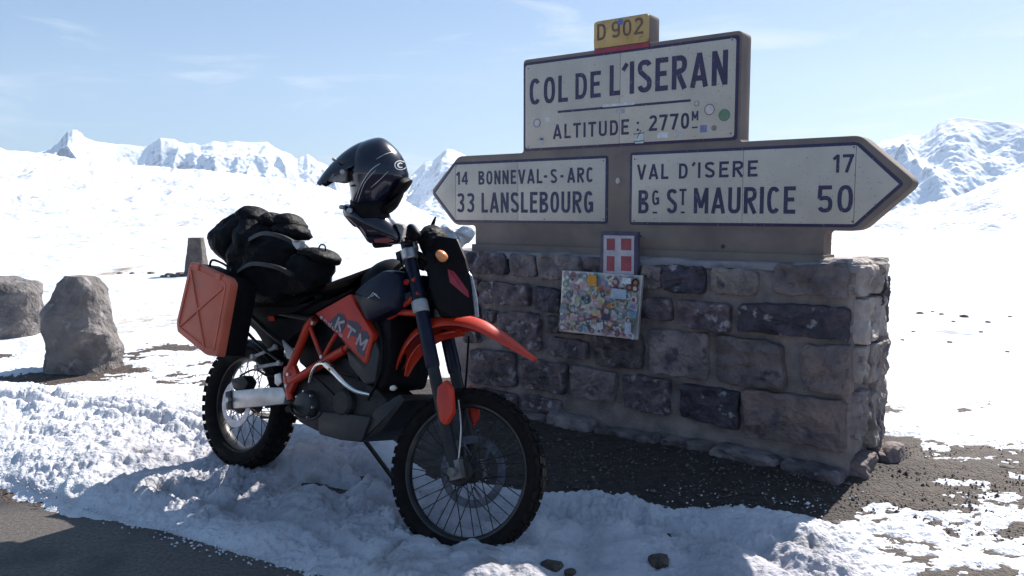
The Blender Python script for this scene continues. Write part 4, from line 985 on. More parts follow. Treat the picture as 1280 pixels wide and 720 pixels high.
def wheel(name, ctr, M_, rim_r, out_r, hw, nk, disc_r, disc_y, hub_r, seed):
    W = bpy.data.objects.new(name, None); C.objects.link(W); W.parent = bike; W.empty_display_size = .1
    W.matrix_local = (M_ if M_ else Matrix.Identity(4)) @ Matrix.Translation(ctr)
    tr = out_r - .012; sec = []
    for k in range(21):
        t = math.pi * 2 * k / 20; cy = math.cos(t); sy = math.sin(t)
        rm = (tr + rim_r) / 2; rr = (tr - rim_r) / 2
        sec.append((rm + rr * math.copysign(abs(sy) ** .8, sy), hw * math.copysign(abs(cy) ** .75, cy) * (.92 if sy < -.3 else 1)))
    b = MB(); b.lathe(sec, n=96); b.obj('tyre', M_rubber, W, auto=50)
    b = MB()
    for k in range(nk):
        a = 2 * math.pi * k / nk
        rows = [(-.82, .10), (-.40, .15), (0, .0), (.40, .15), (.82, .10)] if k % 2 else [(-.84, .1), (-.22, .1), (.22, .1), (.84, .1)]
        for (u, off) in rows:
            aa = a + off * .1; tilt = -u * .75
            rad = out_r - .012 - (abs(u) ** 2.2) * .017
            Mr = Matrix.Rotation(-aa, 3, 'Y') @ Matrix.Rotation(tilt, 3, 'X')
            p = Matrix.Rotation(-aa, 3, 'Y') @ Vector((0, u * hw * .98, rad))
            b.box(p, (out_r * 2 * math.pi / nk * .60, hw * .36, .022), Mr)
    b.obj('tread_knobs', M_rubber, W, kind='stuff')
    b = MB(); b.lathe([(rim_r + .006, -hw * .55), (rim_r + .008, -hw * .48), (rim_r - .006, -hw * .45), (rim_r - .014, -.012), (rim_r - .014, .012), (rim_r - .006, hw * .45), (rim_r + .008, hw * .48), (rim_r + .006, hw * .55), (rim_r + .006, -hw * .55)], n=72); b.obj('rim', M_rim, W, auto=40)
    b = MB(); b.lathe([(0, -.075), (.018, -.075), (.018, -.06), (hub_r, -.055), (hub_r, -.045), (hub_r * .6, -.035), (hub_r * .55, .035), (hub_r, .045), (hub_r, .055), (.018, .06), (.018, .075), (0, .075)], n=28); b.obj('hub', M_engine, W, auto=40)
    for k in range(36):
        a = 2 * math.pi * k / 36; sd = 1 if k % 2 else -1; cr_ = (.42 if (k // 2) % 2 else -.42)
        p = Vector((hub_r * .92 * math.cos(a + cr_ * 1.6), sd * .05, hub_r * .92 * math.sin(a + cr_ * 1.6))); q = Vector(((rim_r - .012) * math.cos(a), sd * .008, (rim_r - .012) * math.sin(a)))
        b = MB(); b.tube([p, q], .0022, 5, False); b.obj('spoke', M_frame_dark, W)
    b = MB(); b.lathe([(disc_r, disc_y - .002), (disc_r, disc_y + .002), (disc_r - .034, disc_y + .002), (disc_r - .034, disc_y - .002), (disc_r, disc_y - .002)], n=56)
    for k in range(6):
        a = 2 * math.pi * k / 6; ca, sa_ = math.cos(a), math.sin(a); b.box(((disc_r - .05) * ca, disc_y, (disc_r - .05) * sa_), (disc_r * .5, .0035, .012), Matrix.Rotation(-a - .35, 3, 'Y'))
    dk = b.obj('brake_disc', M_disc if name == 'rear_wheel' else M_disc_dark, W, auto=40)
    return W
rw = wheel('rear_wheel', (0, 0, R_R), None, .236, R_R, .066, 38, .12, -.075, .052, 1)
fw = wheel('front_wheel', AXL, MS, .275, R_F, .046, 46, .15, .062, .05, 2)
b = MB(); b.lathe([(.0, -.085), (.052, -.085), (.056, -.08), (.058, -.058), (.05, -.055), (0, -.055)], n=26); b.obj('hub_cover', M_engine, fw, auto=40)
# fork
def FK(L, lat, ox=.0): return AXL + sa * L + Vector((ox, lat, 0))
for lat in (-.103, .103):
    b = MB(); b.tube([FK(.0, lat), FK(.50, lat)], .026, 16); b.obj('fork_slider', M_frame_dark, bike, M=MS, auto=40)
    b = MB(); b.tube([FK(.44, lat), FK(.45, lat), FK(.72, lat), FK(1.03, lat)], [.028, .031, .031, .028], 18); ft = b.obj('fork_tube', M_tank, bike, M=MS, auto=40)
    b = MB(); b.tube([FK(.685, lat), FK(.69, lat), FK(.735, lat), FK(.74, lat)], [.032, .036, .036, .032], 18); b.obj('fork_collar', M_clamp, ft, M=MS, auto=40)
    b = MB(); b.tube([FK(.93, lat), FK(.935, lat), FK(.975, lat), FK(.98, lat)], [.031, .036, .036, .031], 18); b.obj('fork_clamp', M_alu, ft, M=MS, auto=40)
    b = MB(); b.box(FK(.01, lat, .008), (.055, .045, .075), Matrix.Rotation(-RAKE, 3, 'Y')); b.lathe([(0, -.03), (.017, -.03), (.019, -.02), (.019, .02), (0, .02)], c=FK(0, lat + (-.015 if lat < 0 else .015)), n=16); b.obj('axle_clamp', M_clampd, bike, M=MS, auto=40)
# triple clamps
for L_ in (.955, .76):
    b = MB(); b.box(FK(L_, 0, -.02), (.075, .24, .035), Matrix.Rotation(-RAKE, 3, 'Y')); b.obj('triple_clamp', M_frame_dark, bike, M=MS)
# orange fork guards
for c_, mir in ((-.142, 1), (.142, 1)):
    P = [S2(x, y, -.14) for x, y in [(546, 484), (557, 474), (564, 485), (566, 516), (556, 532), (549, 526), (545, 502)]]
    b = MB(); b.prism(rounded(P, .01, 3), fb, c_ * .78, c_, .008); b.obj('fork_guard', M_orange, bike, auto=40, M=MS)
tubes('brake_hose', [(586, 420, .12), (582, 480, .13), (575, 530, .12), (578, 570, .10)], .005, M_black, steer=True, crv=True)
tubes('speedo_cable', [(573, 500, -.10), (576, 530, -.11), (575, 555, -.11), (572, 582, -.105)], .0035, M_alu, steer=True, crv=True)
def sheet(name, centre, widths, droop, m, steer=True, c=0., parent=bike, th=.006, trace=0., ridge=0):
    cs = curve([(S3 if steer else B3)(x, y, trace) for x, y in centre], 6); n = len(cs); ns = 12; vs = []
    for lay in (0, 1):
        for i, p in enumerate(cs):
            t = (cs[min(i + 1, n - 1)] - cs[max(i - 1, 0)]).normalized(); nr = Vector((-t.z, 0, t.x)); nr = nr if nr.z > 0 or True else -nr
            f = i / (n - 1) * (len(widths) - 1); k = min(int(f), len(widths) - 2); w_ = widths[k] + (widths[k + 1] - widths[k]) * (f - k)
            for j in range(ns + 1):
                u = j / ns * 2 - 1
                d = droop * (abs(u) ** 2.6) * w_ / .08 + (ridge if abs(u) < .25 else 0) * (1 - abs(u) * 4)
                q = Vector((p.x, c + w_ * u, p.z)) - nr * (d + lay * th); vs.append(q)
    m_ = ns + 1; fs = []
    for i in range(n - 1):
        for j in range(ns):
            a = i * m_ + j; fs.append((a, a + 1, a + m_ + 1, a + m_)); o_ = n * m_; fs.append((o_ + a, o_ + a + m_, o_ + a + m_ + 1, o_ + a + 1))
        for j in (0, ns):
            a = i * m_ + j; o_ = n * m_; fs.append((a, a + m_, o_ + a + m_, o_ + a))
    for i in (0, n - 1):
        for j in range(ns):
            a = i * m_ + j; o_ = n * m_; fs.append((a, a + 1, o_ + a + 1, o_ + a))
    b = MB(); b.add(vs, fs); return b.obj(name, m, parent, M=MS if steer else None, auto=45)
sheet('front_fender', [(495, 462), (500, 446), (511, 426), (528, 408), (552, 397), (580, 394), (606, 400), (630, 415), (652, 432), (671, 448)], [.018, .05, .082, .094, .096, .09, .075, .048, .018], .045, M_orange, ridge=.006)
sheet('inner_fender', [(506, 470), (512, 452), (526, 432), (548, 418), (575, 412)], [.012, .04, .05, .055], .02, M_orange, trace=0.)
# headlight mask, screen, indicator
plate('headlight_mask', [(531, 312), (545, 298), (556, 300), (562, 322), (567, 350), (571, 392), (560, 398), (548, 396), (536, 372)], .08, -.085, M_black, .02, steer=True, rnd=.015)
plate('mask_side', [(530, 306), (547, 294), (571, 298), (581, 322), (588, 350), (593, 393), (566, 397), (546, 386), (536, 360)], -.082, -.10, M_black, .008, steer=True, rnd=.008)
plate('mask_stripe', [(559, 336), (567, 339), (577, 352), (585, 364), (586, 373), (574, 363), (562, 353)], -.095, -.105, cm((.34, .014, .035)), .002, steer=True, rnd=.004, label='narrow dark red stripe on the black mask')
plate('wind_deflector', [(585, 338), (590, 345), (596, 372), (598, 396), (594, 397), (589, 370)], -.088, -.094, mat('clear screen edge', (.5, .5, .56), (.35, .35, .42), rough=.2, scale=20, trans=.5), .003, steer=True, rnd=.002)
blob('turn_signal', [(545, 319), (549, 313), (555, 314), (559, 320), (556, 326), (550, 327)], -.20, .028, M_amber, steer=True, sub=3)
tubes('signal_stalk', [(552, 320, -.19), (556, 322, -.10)], .008, M_black, steer=True)
blob('hand_guard', [(524, 300), (532, 287), (541, 281), (551, 285), (558, 294), (560, 308), (552, 322), (534, 322)], -.02, .10, M_nylon, steer=True, nz_=.02, nf=22, p=.6)
tubes('clutch_lever', [(538, 288, -.02), (542, 278, -.02), (544.5, 271, -.02)], [.012, .008, .004], M_black, steer=True)
blob('brake_reservoir', [(507, 288), (514, 280), (522, 285), (526, 295), (518, 302), (509, 298)], -.14, .028, M_black, steer=True, nz_=.005, nf=30)
tubes('handlebar', [(470, 305, -.36), (500, 302, -.22), (511, 303, -.12), (520, 302, 0), (530, 300, .12), (548, 296, .25), (556, 294, .40)], .0115, M_frame_dark, steer=True, crv=True)
tubes('grip', [(470, 305, -.385), (487, 303.5, -.27)], .018, M_rubber, steer=True)
blob('bar_clamp', [(505, 303), (512, 298), (521, 304), (522, 314), (514, 318), (507, 311)], -.08, .03, M_alu, steer=True, sub=3)
tubes('cable', [(512, 306, -.1), (500, 322, -.12), (512, 350, -.08), (520, 372, -.05)], .004, M_black, steer=True, crv=True)
tubes('cable', [(524, 300, -.05), (542, 320, -.1), (538, 350, -.08), (530, 380, -.05)], .004, M_black, steer=True, crv=True)
# frame
FR = -.115
for pts, r_ in (([(359, 470, FR), (372, 440, FR), (385, 408, FR), (393, 399, FR)], .021), ([(364, 478, FR), (390, 462, FR), (412, 448, FR), (431, 437, FR)], .021), ([(387, 408, FR), (395, 428, FR), (402, 446, FR)], .011), ([(424, 412, FR), (413, 430, FR), (405, 446, FR)], .011), ([(359, 468, FR), (363, 500, FR)], .018),
                ([(470, 368, FR), (492, 357, FR), (520, 350, FR)], .014), ([(497, 388, FR), (512, 376, FR), (524, 366, FR)], .012), ([(470, 396, FR), (497, 390, FR), (524, 392, FR)], .014), ([(431, 437, FR), (452, 420, FR), (497, 390, FR)], .014)):
    tubes('frame_tube', pts, r_, M_frame, True)
plate('frame_bracket', [(354, 458), (366, 455), (372, 470), (366, 482), (362, 492), (355, 486), (353, 470)], -.105, -.13, M_frame, .004, True, rnd=.012)
for x, y in ((360, 468), (358, 482), (402, 446), (391, 404)):
    p = B3(x, y, -.135); b = MB(); b.lathe([(0, -.006), (.009, -.006), (.01, 0), (.01, .012)], c=p, n=8); b.obj('frame_bolt', M_alu, bike, auto=40)
tubes('subframe_tube', [(393, 400, FR), (350, 392, FR), (305, 380, FR)], .013, M_frame_dark, True)
tubes('subframe_tube', [(370, 442, FR), (335, 415, FR), (305, 386, FR)], .012, M_frame_dark, True)
# side panel with its graphics
PC = -.165
panel = plate('side_panel', [(392, 392), (437, 367), (444, 380), (466, 417), (456, 456), (432, 432), (413, 412)], -.10, PC, M_orange, .01, True, rnd=.012)
dk = cm((.012, .013, .04), .35)
for pl in ([(411, 404), (423, 391), (430, 393), (434, 402), (427, 417), (419, 411)], [(435, 400), (446, 402), (452, 409), (448, 423), (437, 418)], [(452, 412), (458, 414), (462, 421), (458, 432), (450, 426)], [(444, 425), (451, 431), (457, 436), (455, 447), (447, 440)]):
    plate('graphic', pl, PC + .001, PC - .0015, dk, 0, parent=panel, rnd=.003, trace=PC)
Pa, Pb = Vector(BP(417, 408, PC)), Vector(BP(457, 440, PC)); ua = (Pb - Pa).normalized(); ub = Vector((-ua.y, ua.x)); ub = ub if ub.y > 0 else -ub
b = MB(); text(b, "KTM", 0, (Pb - Pa).length, 0, .054, lambda a, b_, q: (Pa.x + ua.x * a + ub.x * b_, PC - .002 - q, Pa.y + ua.y * a + ub.y * b_), .22); mk('lettering', b.v, b.f, cm((.42, .33, .34)), panel, kind='stuff')
Pc, Pd = Vector(BP(396, 396, PC)), Vector(BP(427, 424, PC)); uc = (Pd - Pc).normalized(); ud = Vector((-uc.y, uc.x)); ud = ud if ud.y > 0 else -ud
b = MB(); text(b, "enduro", .02, (Pd - Pc).length, .006, .030, lambda a, b_, q: (Pc.x + uc.x * a + ud.x * b_, PC - .001 - q, Pc.y + uc.y * a + ud.y * b_), .12, sp=.4); mk('lettering', b.v, b.f, cm((.6, .5, .5)), panel, kind='stuff')
plate('lower_shroud', [(432, 436), (456, 458), (468, 424), (474, 440), (468, 478), (455, 480), (436, 456)], -.09, -.15, M_grey, .008, True, rnd=.01)
tk = plate('tank_cover', [(438, 366), (452, 352), (476, 336), (491, 337), (494, 362), (491, 388), (470, 398), (456, 403), (446, 384)], -.05, -.185, M_tank, .03, True, rnd=.03)
b = MB()
for q in ([(461, 372), (466, 366), (470, 368), (474, 373)], [(464, 371), (468, 367.5), (471, 371)], [(459, 373), (463, 370)]):
    ribbon(b, [BP(x, y, -.188) for x, y in q], .0022, lambda a, b_, q_: (a, -.1865 - q_, b_), .0005)
mk('mountain_emblem', b.v, b.f, M_white, tk, kind='stuff')
blob('fuel_tank', [(462, 352), (474, 336), (490, 325), (502, 325), (512, 334), (517, 350), (512, 378), (490, 392), (465, 388)], 0., .14, M_black, sub=4)
plate('seat', [(318, 392), (335, 378), (380, 377), (415, 366), (450, 349), (470, 334), (478, 337), (452, 354), (438, 368), (392, 393), (372, 404), (340, 404)], .10, -.11, M_seat, .03, rnd=.02, trace=-.1)
plate('radiator_shroud', [(456, 403), (484, 388), (494, 392), (494, 430), (488, 470), (484, 488), (470, 486), (468, 450), (468, 420)], .13, -.13, M_black, .03, rnd=.03, trace=-.1)
plate('radiator', [(484, 388), (522, 372), (530, 400), (528, 440), (516, 486), (486, 490)], .14, .06, M_black, .01, rnd=.02, trace=.06)
plate('tail_fairing', [(300, 368), (345, 395), (392, 394), (386, 408), (366, 420), (352, 438), (332, 436), (318, 414), (300, 398)], -.06, -.12, M_black, .015, True, rnd=.02)
sheet('rear_mudguard', [(283, 412), (296, 422), (312, 424), (334, 428), (352, 444), (360, 462)], [.07, .075, .075, .07], .03, M_black, steer=False, trace=0.)
b = MB()
pts_t = [BP(312, 381, -.122), BP(335, 397, -.122)]; t0_, t1_ = Vector(pts_t[0]), Vector(pts_t[1]); ut = (t1_ - t0_).normalized(); vt = Vector((-ut.y, ut.x)); vt = vt if vt.y > 0 else -vt
text(b, "KTM", 0, (t1_ - t0_).length, 0, .035, lambda a, b_, q: (t0_.x + ut.x * a + vt.x * b_, -.1215 - q, t0_.y + ut.y * a + vt.y * b_), .17); mk('lettering', b.v, b.f, cm((.35, .34, .36)), bike, kind='stuff')
plate('tail_stripe', [(334, 392), (341, 393), (343, 401), (336, 401)], -.12, -.124, M_orange, 0, rnd=0)
# swingarm, caliper, rear details
sw = plate('swingarm', [(287, 488.5), (340, 484), (353, 484), (357, 494), (354, 505), (320, 508.5), (288, 511)], -.085, -.125, M_alu, .006, True, rnd=.006)
plate('axle_block', [(281, 490), (289, 488), (290, 511), (283, 512)], -.08, -.13, M_frame_dark, .004, rnd=.004)
p = B3(286, 500, -.135); b = MB(); b.lathe([(0, -.012), (.014, -.012), (.016, 0), (.016, .01)], c=p, n=6); b.obj('axle_nut', M_alu, bike)
plate('brake_caliper', [(287, 474), (304, 469), (310, 478), (306, 487), (292, 489)], -.055, -.11, M_frame_dark, .01, rnd=.012)
b = MB()
for (x0, y0, x1, y1) in ((317, 446, 345, 434), (322, 459, 350, 454)):
    b = MB(); b.tube([B3(x0, y0, -.12), B3(x1, y1, -.12)], .009, 8)
    for q in ((x0, y0), (x1, y1)): b.lathe([(0, -.014), (.013, -.014), (.013, .01), (0, .01)], c=B3(*q, -.12), n=12)
    b.obj('rack_arm', M_clamp, bike, auto=40)
plate('footpeg_guard', [(352, 424), (358, 430), (369, 441), (366, 450), (358, 448)], -.12, -.13, M_clamp, .002, rnd=.006)
tubes('shock_absorber', [(344, 420, 0), (350, 455, 0), (356, 490, 0)], [.03, .034, .03], M_frame_dark)
tubes('rear_brake_hose', [(300, 470, -.1), (318, 462, -.11), (335, 470, -.1), (352, 468, -.1)], .005, M_black, crv=True)
tubes('pannier_rack', [(296, 402, -.20), (318, 425, -.16), (334, 440, -.13), (352, 453, -.12)], .008, M_frame_dark)
tubes('pannier_rack', [(286, 348, -.19), (300, 380, -.19), (300, 430, -.19), (280, 438, -.19)], .008, M_frame_dark)
plate('heel_plate', [(343, 468), (350, 466), (352, 478), (347, 483), (343, 479)], -.12, -.13, M_alu, .002, rnd=.004)
plate('air_box', [(384, 408), (430, 400), (446, 436), (432, 470), (392, 470), (372, 452)], .07, -.07, M_black, .01, rnd=.02)
tubes('cable', [(392, 470, -.12), (404, 480, -.13), (420, 496, -.12), (436, 520, -.12)], .005, M_black, crv=True)
tubes('cable', [(470, 400, -.14), (478, 430, -.145), (474, 470, -.14), (460, 500, -.11)], .006, M_black, crv=True)
# engine
plate('engine_block', [(360, 478), (392, 466), (440, 470), (470, 484), (486, 500), (474, 528), (448, 540), (396, 540), (372, 528), (362, 505)], .10, -.095, M_engine, .02, rnd=.03, trace=-.09)
plate('cylinder', [(418, 440), (450, 456), (448, 484), (424, 490), (408, 476)], .08, -.08, M_engine, .01, rnd=.01)
for k in range(6):
    a = Vector((412, 462 + k * 4.2)); plate('cooling_fin', [(a.x, a.y), (a.x + 36, a.y + 7), (a.x + 36, a.y + 8.4), (a.x, a.y + 1.4)], .09, -.092, M_frame_dark, .001, rnd=0)
cc = B3(381, 506, -.12); b = MB(); b.lathe([(0, -.022), (.045, -.022), (.058, -.016), (.066, -.002), (.070, .03)], c=cc, n=36); cv = b.obj('clutch_cover', M_grey, bike, auto=30)
for k in range(7):
    a = 2 * math.pi * k / 7; b = MB(); b.lathe([(0, -.006), (.006, -.006), (.006, .01)], c=cc + Vector((.063 * math.cos(a), -.006, .063 * math.sin(a))), n=6); b.obj('cover_bolt', M_alu, cv)
cc = B3(430, 503, -.11); b = MB(); b.lathe([(0, -.02), (.05, -.02), (.062, -.01), (.07, .03)], c=cc, n=30); b.obj('ignition_cover', M_engine, bike, auto=30)
tubes('exhaust_header', [(387, 478, -.12), (390, 466, -.13), (397, 456, -.14), (406, 454, -.15), (414, 460, -.155)], [.007, .008, .010, .013, .015], M_chrome, crv=True, n=16)
tubes('exhaust_header', [(408, 455, -.14), (418, 465, -.145), (432, 480, -.145), (445, 489, -.13), (462, 493, -.10)], [.019, .014, .012, .011, .010], M_chrome, crv=True, n=16)
plate('skid_plate', [(396, 514), (430, 517), (463, 521), (451, 553), (424, 550), (398, 543)], .12, -.125, M_grey, .008, rnd=.012)
plate('skid_plate_front', [(463, 521), (470, 510), (500, 492), (506, 500), (476, 540), (451, 553)], .11, -.115, M_frame_dark, .008, rnd=.01)
tubes('brake_pedal', [(361, 512, -.15), (380, 524, -.16), (395, 522, -.17), (402, 516, -.17)], .006, M_frame_dark, crv=True)
tubes('footpeg', [(364, 508, -.12), (360, 512, -.2)], .014, M_frame_dark)
b = MB(); b.tube([B3(452, 545, .10), B3(452, 545, .10) + Vector((.10, .20, -.235))], .011, 10); q_ = B3(452, 545, .10) + Vector((.10, .20, -.24)); b.box(q_, (.07, .05, .012)); b.obj('side_stand', M_frame_dark, bike)
plate('horn', [(487, 483), (492, 481), (495, 485), (492, 489), (487, 488)], -.13, -.14, M_alu, .003, rnd=.004)
b = MB()
ch0, ch1 = Vector((.02, .075, R_R)), Vector((WB * .40, .075, .40))
b.tube([ch0 + Vector((0, 0, .07)), ch1 + Vector((0, 0, .03))], .008, 6); b.tube([ch0 - Vector((0, 0, .07)), ch1 - Vector((0, 0, .03))], .008, 6); b.obj('chain', M_frame_dark, bike, kind='stuff')

# ---------------------------------------------------------------- luggage
PN = -.40
pan = thing('pannier', 'orange moulded plastic pannier with embossed cross hung on the side of the motorcycle tail', 'pannier', M=MBk)
PO = [(237, 326), (283, 346.5), (287.5, 354), (271, 446), (256, 444), (220.5, 415), (219.5, 402)]
b = MB(); P = [BP(x, y, PN) for x, y in PO]; b.prism(rounded(inset(P, .004), .012, 3), fb, PN + .155, PN + .028, .004); b.obj('case', M_black, pan, auto=35)
b = MB(); b.prism(rounded(P, .014, 4), fb, PN + .045, PN, .012); lid = b.obj('lid', M_pannier, pan, auto=35)
Pi = rounded(inset(P, .030), .012, 4)
b = MB(); ribbon(b, Pi + [Pi[0]], .010, lambda a, b_, q: (a, PN - q + .001, b_), .005); b.obj('lid_rim', M_pannier, lid)
for (x0, y0, x1, y1) in ((238, 334, 256, 437), (279, 360, 226, 407)):
    a = Vector(BP(x0, y0, PN)); c = Vector(BP(x1, y1, PN)); b = MB(); d_ = (c - a).normalized(); n_ = Vector((-d_.y, d_.x)) * .006
    b.prism([tuple(a + n_), tuple(c + n_), tuple(c - n_), tuple(a - n_)], fb, PN + .002, PN - .006, .002); b.obj('raised_rib', M_pannier, lid)
for (x, y) in ((247, 333), (274, 345)):
    a = BP(x, y, PN); b = MB(); b.prism([(a[0] - .018, a[1] - .02), (a[0] + .018, a[1] - .02), (a[0] + .018, a[1] + .012), (a[0] - .018, a[1] + .012)], fb, PN + .01, PN - .008, .003); b.obj('hinge', M_pannier, lid)
b = MB(); b.tube(curve([B3(262, 334, PN + .08), B3(266, 325, PN + .08), B3(284, 333, PN + .08), B3(286, 344, PN + .08)], 5), .006, 8); b.obj('carry_handle', M_black, pan)

duf = thing('duffel_bag', 'large bulging black duffel bag with a bundle tied on top behind the motorcycle seat', 'bag', M=MBk)
blob('bag_body', [(309, 268), (322, 262), (340, 280), (362, 289), (379, 300), (382, 312), (374, 328), (370, 362), (350, 384), (318, 384), (294, 366), (287, 338), (296, 300)], -.13, .15, M_nylon, duf, sh=.9, nz_=.03, nf=9, p=.6, sub=6, rings=16)
blob('rolled_end', [(267, 302), (272, 290), (290, 272), (306, 262), (318, 268), (321, 286), (308, 318), (297, 338), (288, 334), (275, 321)], -.15, .12, M_nylon, duf, sh=.9, nz_=.02, nf=11, p=.45, seed=4, sub=6, rings=14)
blob('rolled_jacket', [(306, 266), (315, 259), (322, 257), (330, 264), (333, 276), (326, 288), (312, 286), (305, 276)], -.13, .11, M_nylon, duf, sh=.92, nz_=.015, nf=16, p=.45, seed=8, sub=5, rings=10)
for j, pl in enumerate(([(335, 274), (340, 268), (346, 266), (351, 274), (352, 284), (342, 288), (334, 282)], [(353, 274), (358, 268), (366, 267), (372, 274), (374, 285), (366, 290), (354, 284)], [(348, 284), (362, 279), (374, 281), (381, 290), (378, 300), (364, 298), (350, 294)], [(328, 284), (340, 280), (352, 286), (350, 300), (334, 300)])):
    blob('bundle', pl, -.12, .09, M_nylon, duf, nz_=.014, nf=26, p=.5, seed=12 + j * 3, sub=4, rings=9)
b = MB()
for (q) in ([(312, 300, -.27), (330, 292, -.29), (352, 296, -.29), (372, 306, -.25)], [(298, 340, -.26), (316, 330, -.29), (345, 334, -.29), (366, 344, -.25)]):
    b = MB(); cs = curve([B3(*k_) for k_ in q], 6)
    vs = [];
    for p in cs: vs += [p + Vector((0, -.008, .010)), p + Vector((0, -.008, -.010)), p + Vector((0, .01, -.010)), p + Vector((0, .01, .010))]
    b.add(vs, [(i * 4 + k_, i * 4 + (k_ + 1) % 4, (i + 1) * 4 + (k_ + 1) % 4, (i + 1) * 4 + k_) for i in range(len(cs) - 1) for k_ in range(4)]); b.obj('strap', M_frame_dark, duf)
plate('reflective_patch', [(364, 300), (371, 303), (376, 300), (375, 309), (371, 312), (366, 306)], -.25, -.275, M_clamp, .002, parent=duf, rnd=.004)
ruck = thing('tail_bag', 'small squarish black bag strapped on the seat in front of the duffel', 'bag', M=MBk)
blob('bag_body', [(380, 315), (392, 313), (404, 315), (412, 326), (410, 340), (403, 360), (394, 370), (366, 374), (356, 366), (366, 335), (373, 320)], -.10, .11, M_nylon, ruck, sh=.87, nz_=.02, nf=11, p=.4, seed=21, sub=6, rings=12)
blob('bag_flap', [(380, 316), (390, 310), (404, 309), (414, 316), (419, 325), (414, 333), (404, 328), (388, 326)], -.10, .10, M_nylon, ruck, sh=.9, nz_=.012, nf=16, p=.4, seed=23, sub=5, rings=9)
b = MB(); b.tube(curve([B3(398, 311, -.12), B3(401, 306, -.12), B3(406, 307, -.12), B3(407, 314, -.12)], 5), .004, 6); b.obj('pull_cord', M_black, ruck)
plate('rear_seat_pad', [(296, 372), (320, 378), (372, 376), (402, 366), (400, 376), (372, 392), (330, 398), (300, 388)], .12, -.14, M_seat, .03, rnd=.02, trace=-.12)

# ---------------------------------------------------------------- helmet
HY = 3.43
MH = Matrix.Translation(aty(465, 240, HY)); MHi = MH.inverted()
hel = thing('helmet', 'glossy dark blue motocross helmet with peak hung nose down on the motorcycle handlebar', 'helmet', M=MH)
def HP(px, py, y=0.): p = MHi @ aty(px, py, HY + y); return (p.x, p.z)
def hz(pts): return [HP(380 + x / 4.8, 160 + y / 4.8) for x, y in pts]
fh = lambda a, b_, q: (a, q, b_)
SH = [(272, 335), (262, 270), (272, 190), (310, 120), (345, 88), (400, 66), (455, 57), (500, 75), (560, 130), (600, 190), (620, 250), (626, 300), (596, 370), (540, 425), (480, 478), (430, 510), (350, 515), (292, 470), (282, 400)]
b = MB(); b.pillow(smoothpoly(hz(SH), 5), fh, .128, 0, rings=18, p=.52); b.obj('shell', M_helmet, hel, smooth=True)
CH = [(238, 468), (262, 456), (300, 468), (370, 500), (440, 500), (500, 522), (556, 580), (590, 640), (582, 688), (500, 696), (404, 694), (370, 655), (332, 604), (300, 588), (246, 525)]
b = MB(); b.pillow(smoothpoly(hz(CH), 4), fh, .105, 0, rings=12, p=.4); b.obj('chin_guard', M_helmet, hel, smooth=True)
b = MB(); b.pillow(smoothpoly(hz([(520, 430), (560, 330), (600, 296), (640, 306), (646, 322), (610, 376), (560, 415)]), 4), fh, .10, 0, rings=8, p=.4); b.obj('neck_roll', M_seat, hel, smooth=True)
b = MB(); b.pillow(smoothpoly(hz([(470, 470), (540, 430), (600, 380), (560, 470), (500, 520), (450, 520)]), 3), fh, .085, 0, rings=7, p=.4); b.obj('padding', M_seat, hel, smooth=True)
b = MB(); b.pillow(smoothpoly(hz([(292, 420), (380, 400), (480, 400), (520, 440), (505, 500), (520, 560), (440, 620), (330, 600), (285, 520), (280, 460)]), 4), fh, .10, 0, rings=9, p=.45); b.obj('cheek_padding', M_seat, hel, smooth=True)
# the peak: a bent sheet
pk = [HP(380 + x / 4.8, 160 + y / 4.8) for x, y in ((80, 327), (130, 255), (185, 195), (250, 138), (320, 95), (390, 72), (450, 62))]
cs = curve([Vector((a, 0, z)) for a, z in pk], 5); vs = []; n_ = len(cs); ns = 12
for lay in (0, 1):
    for i, p in enumerate(cs):
        f = i / (n_ - 1); w_ = .055 + .045 * min(1, f * 2.2)
        t = (cs[min(i + 1, n_ - 1)] - cs[max(i - 1, 0)]).normalized(); nr = Vector((-t.z, 0, t.x)); nr = nr if nr.z > 0 else -nr
        for j in range(ns + 1):
            u = j / ns * 2 - 1; d = (abs(u) ** 2.4) * (.022 + .055 * math.sin(min(1, f * 1.4) * math.pi * .6)); q = Vector((p.x, w_ * u, p.z)) - nr * (d + .005 * lay); vs.append(q)
m_ = ns + 1; fs = []; o_ = n_ * m_
for i in range(n_ - 1):
    for j in range(ns): a = i * m_ + j; fs += [(a, a + 1, a + m_ + 1, a + m_), (o_ + a, o_ + a + m_, o_ + a + m_ + 1, o_ + a + 1)]
    for j in (0, ns): a = i * m_ + j; fs.append((a, a + m_, o_ + a + m_, o_ + a))
for i in (0, n_ - 1):
    for j in range(ns): a = i * m_ + j; fs.append((a, a + 1, o_ + a + 1, o_ + a))
b = MB(); b.add(vs, fs); pko = b.obj('peak', M_helmet, hel, auto=45)
P = hz([(262, 235), (282, 262), (272, 322), (232, 332), (166, 322), (196, 278)])
b = MB(); b.prism(rounded(P, .006, 3), fh, .05, -.075, .006); b.obj('peak_underside', M_liner, hel, auto=35)
def hsurf(a, z):   # how far the shell bulges towards the viewer at (a, z)
    S_ = smoothpoly(hz(SH), 5); cx = sum(q[0] for q in S_) / len(S_); cz = sum(q[1] for q in S_) / len(S_)
    ang = math.atan2(z - cz, a - cx); best = None
    for q in S_:
        d = abs((math.atan2(q[1] - cz, q[0] - cx) - ang + math.pi) % (2 * math.pi) - math.pi)
        if best is None or d < best[0]: best = (d, math.hypot(q[0] - cx, q[1] - cz))
    f = min(.99, math.hypot(a - cx, z - cz) / best[1]); return (1 - f * f) ** .52 * .128
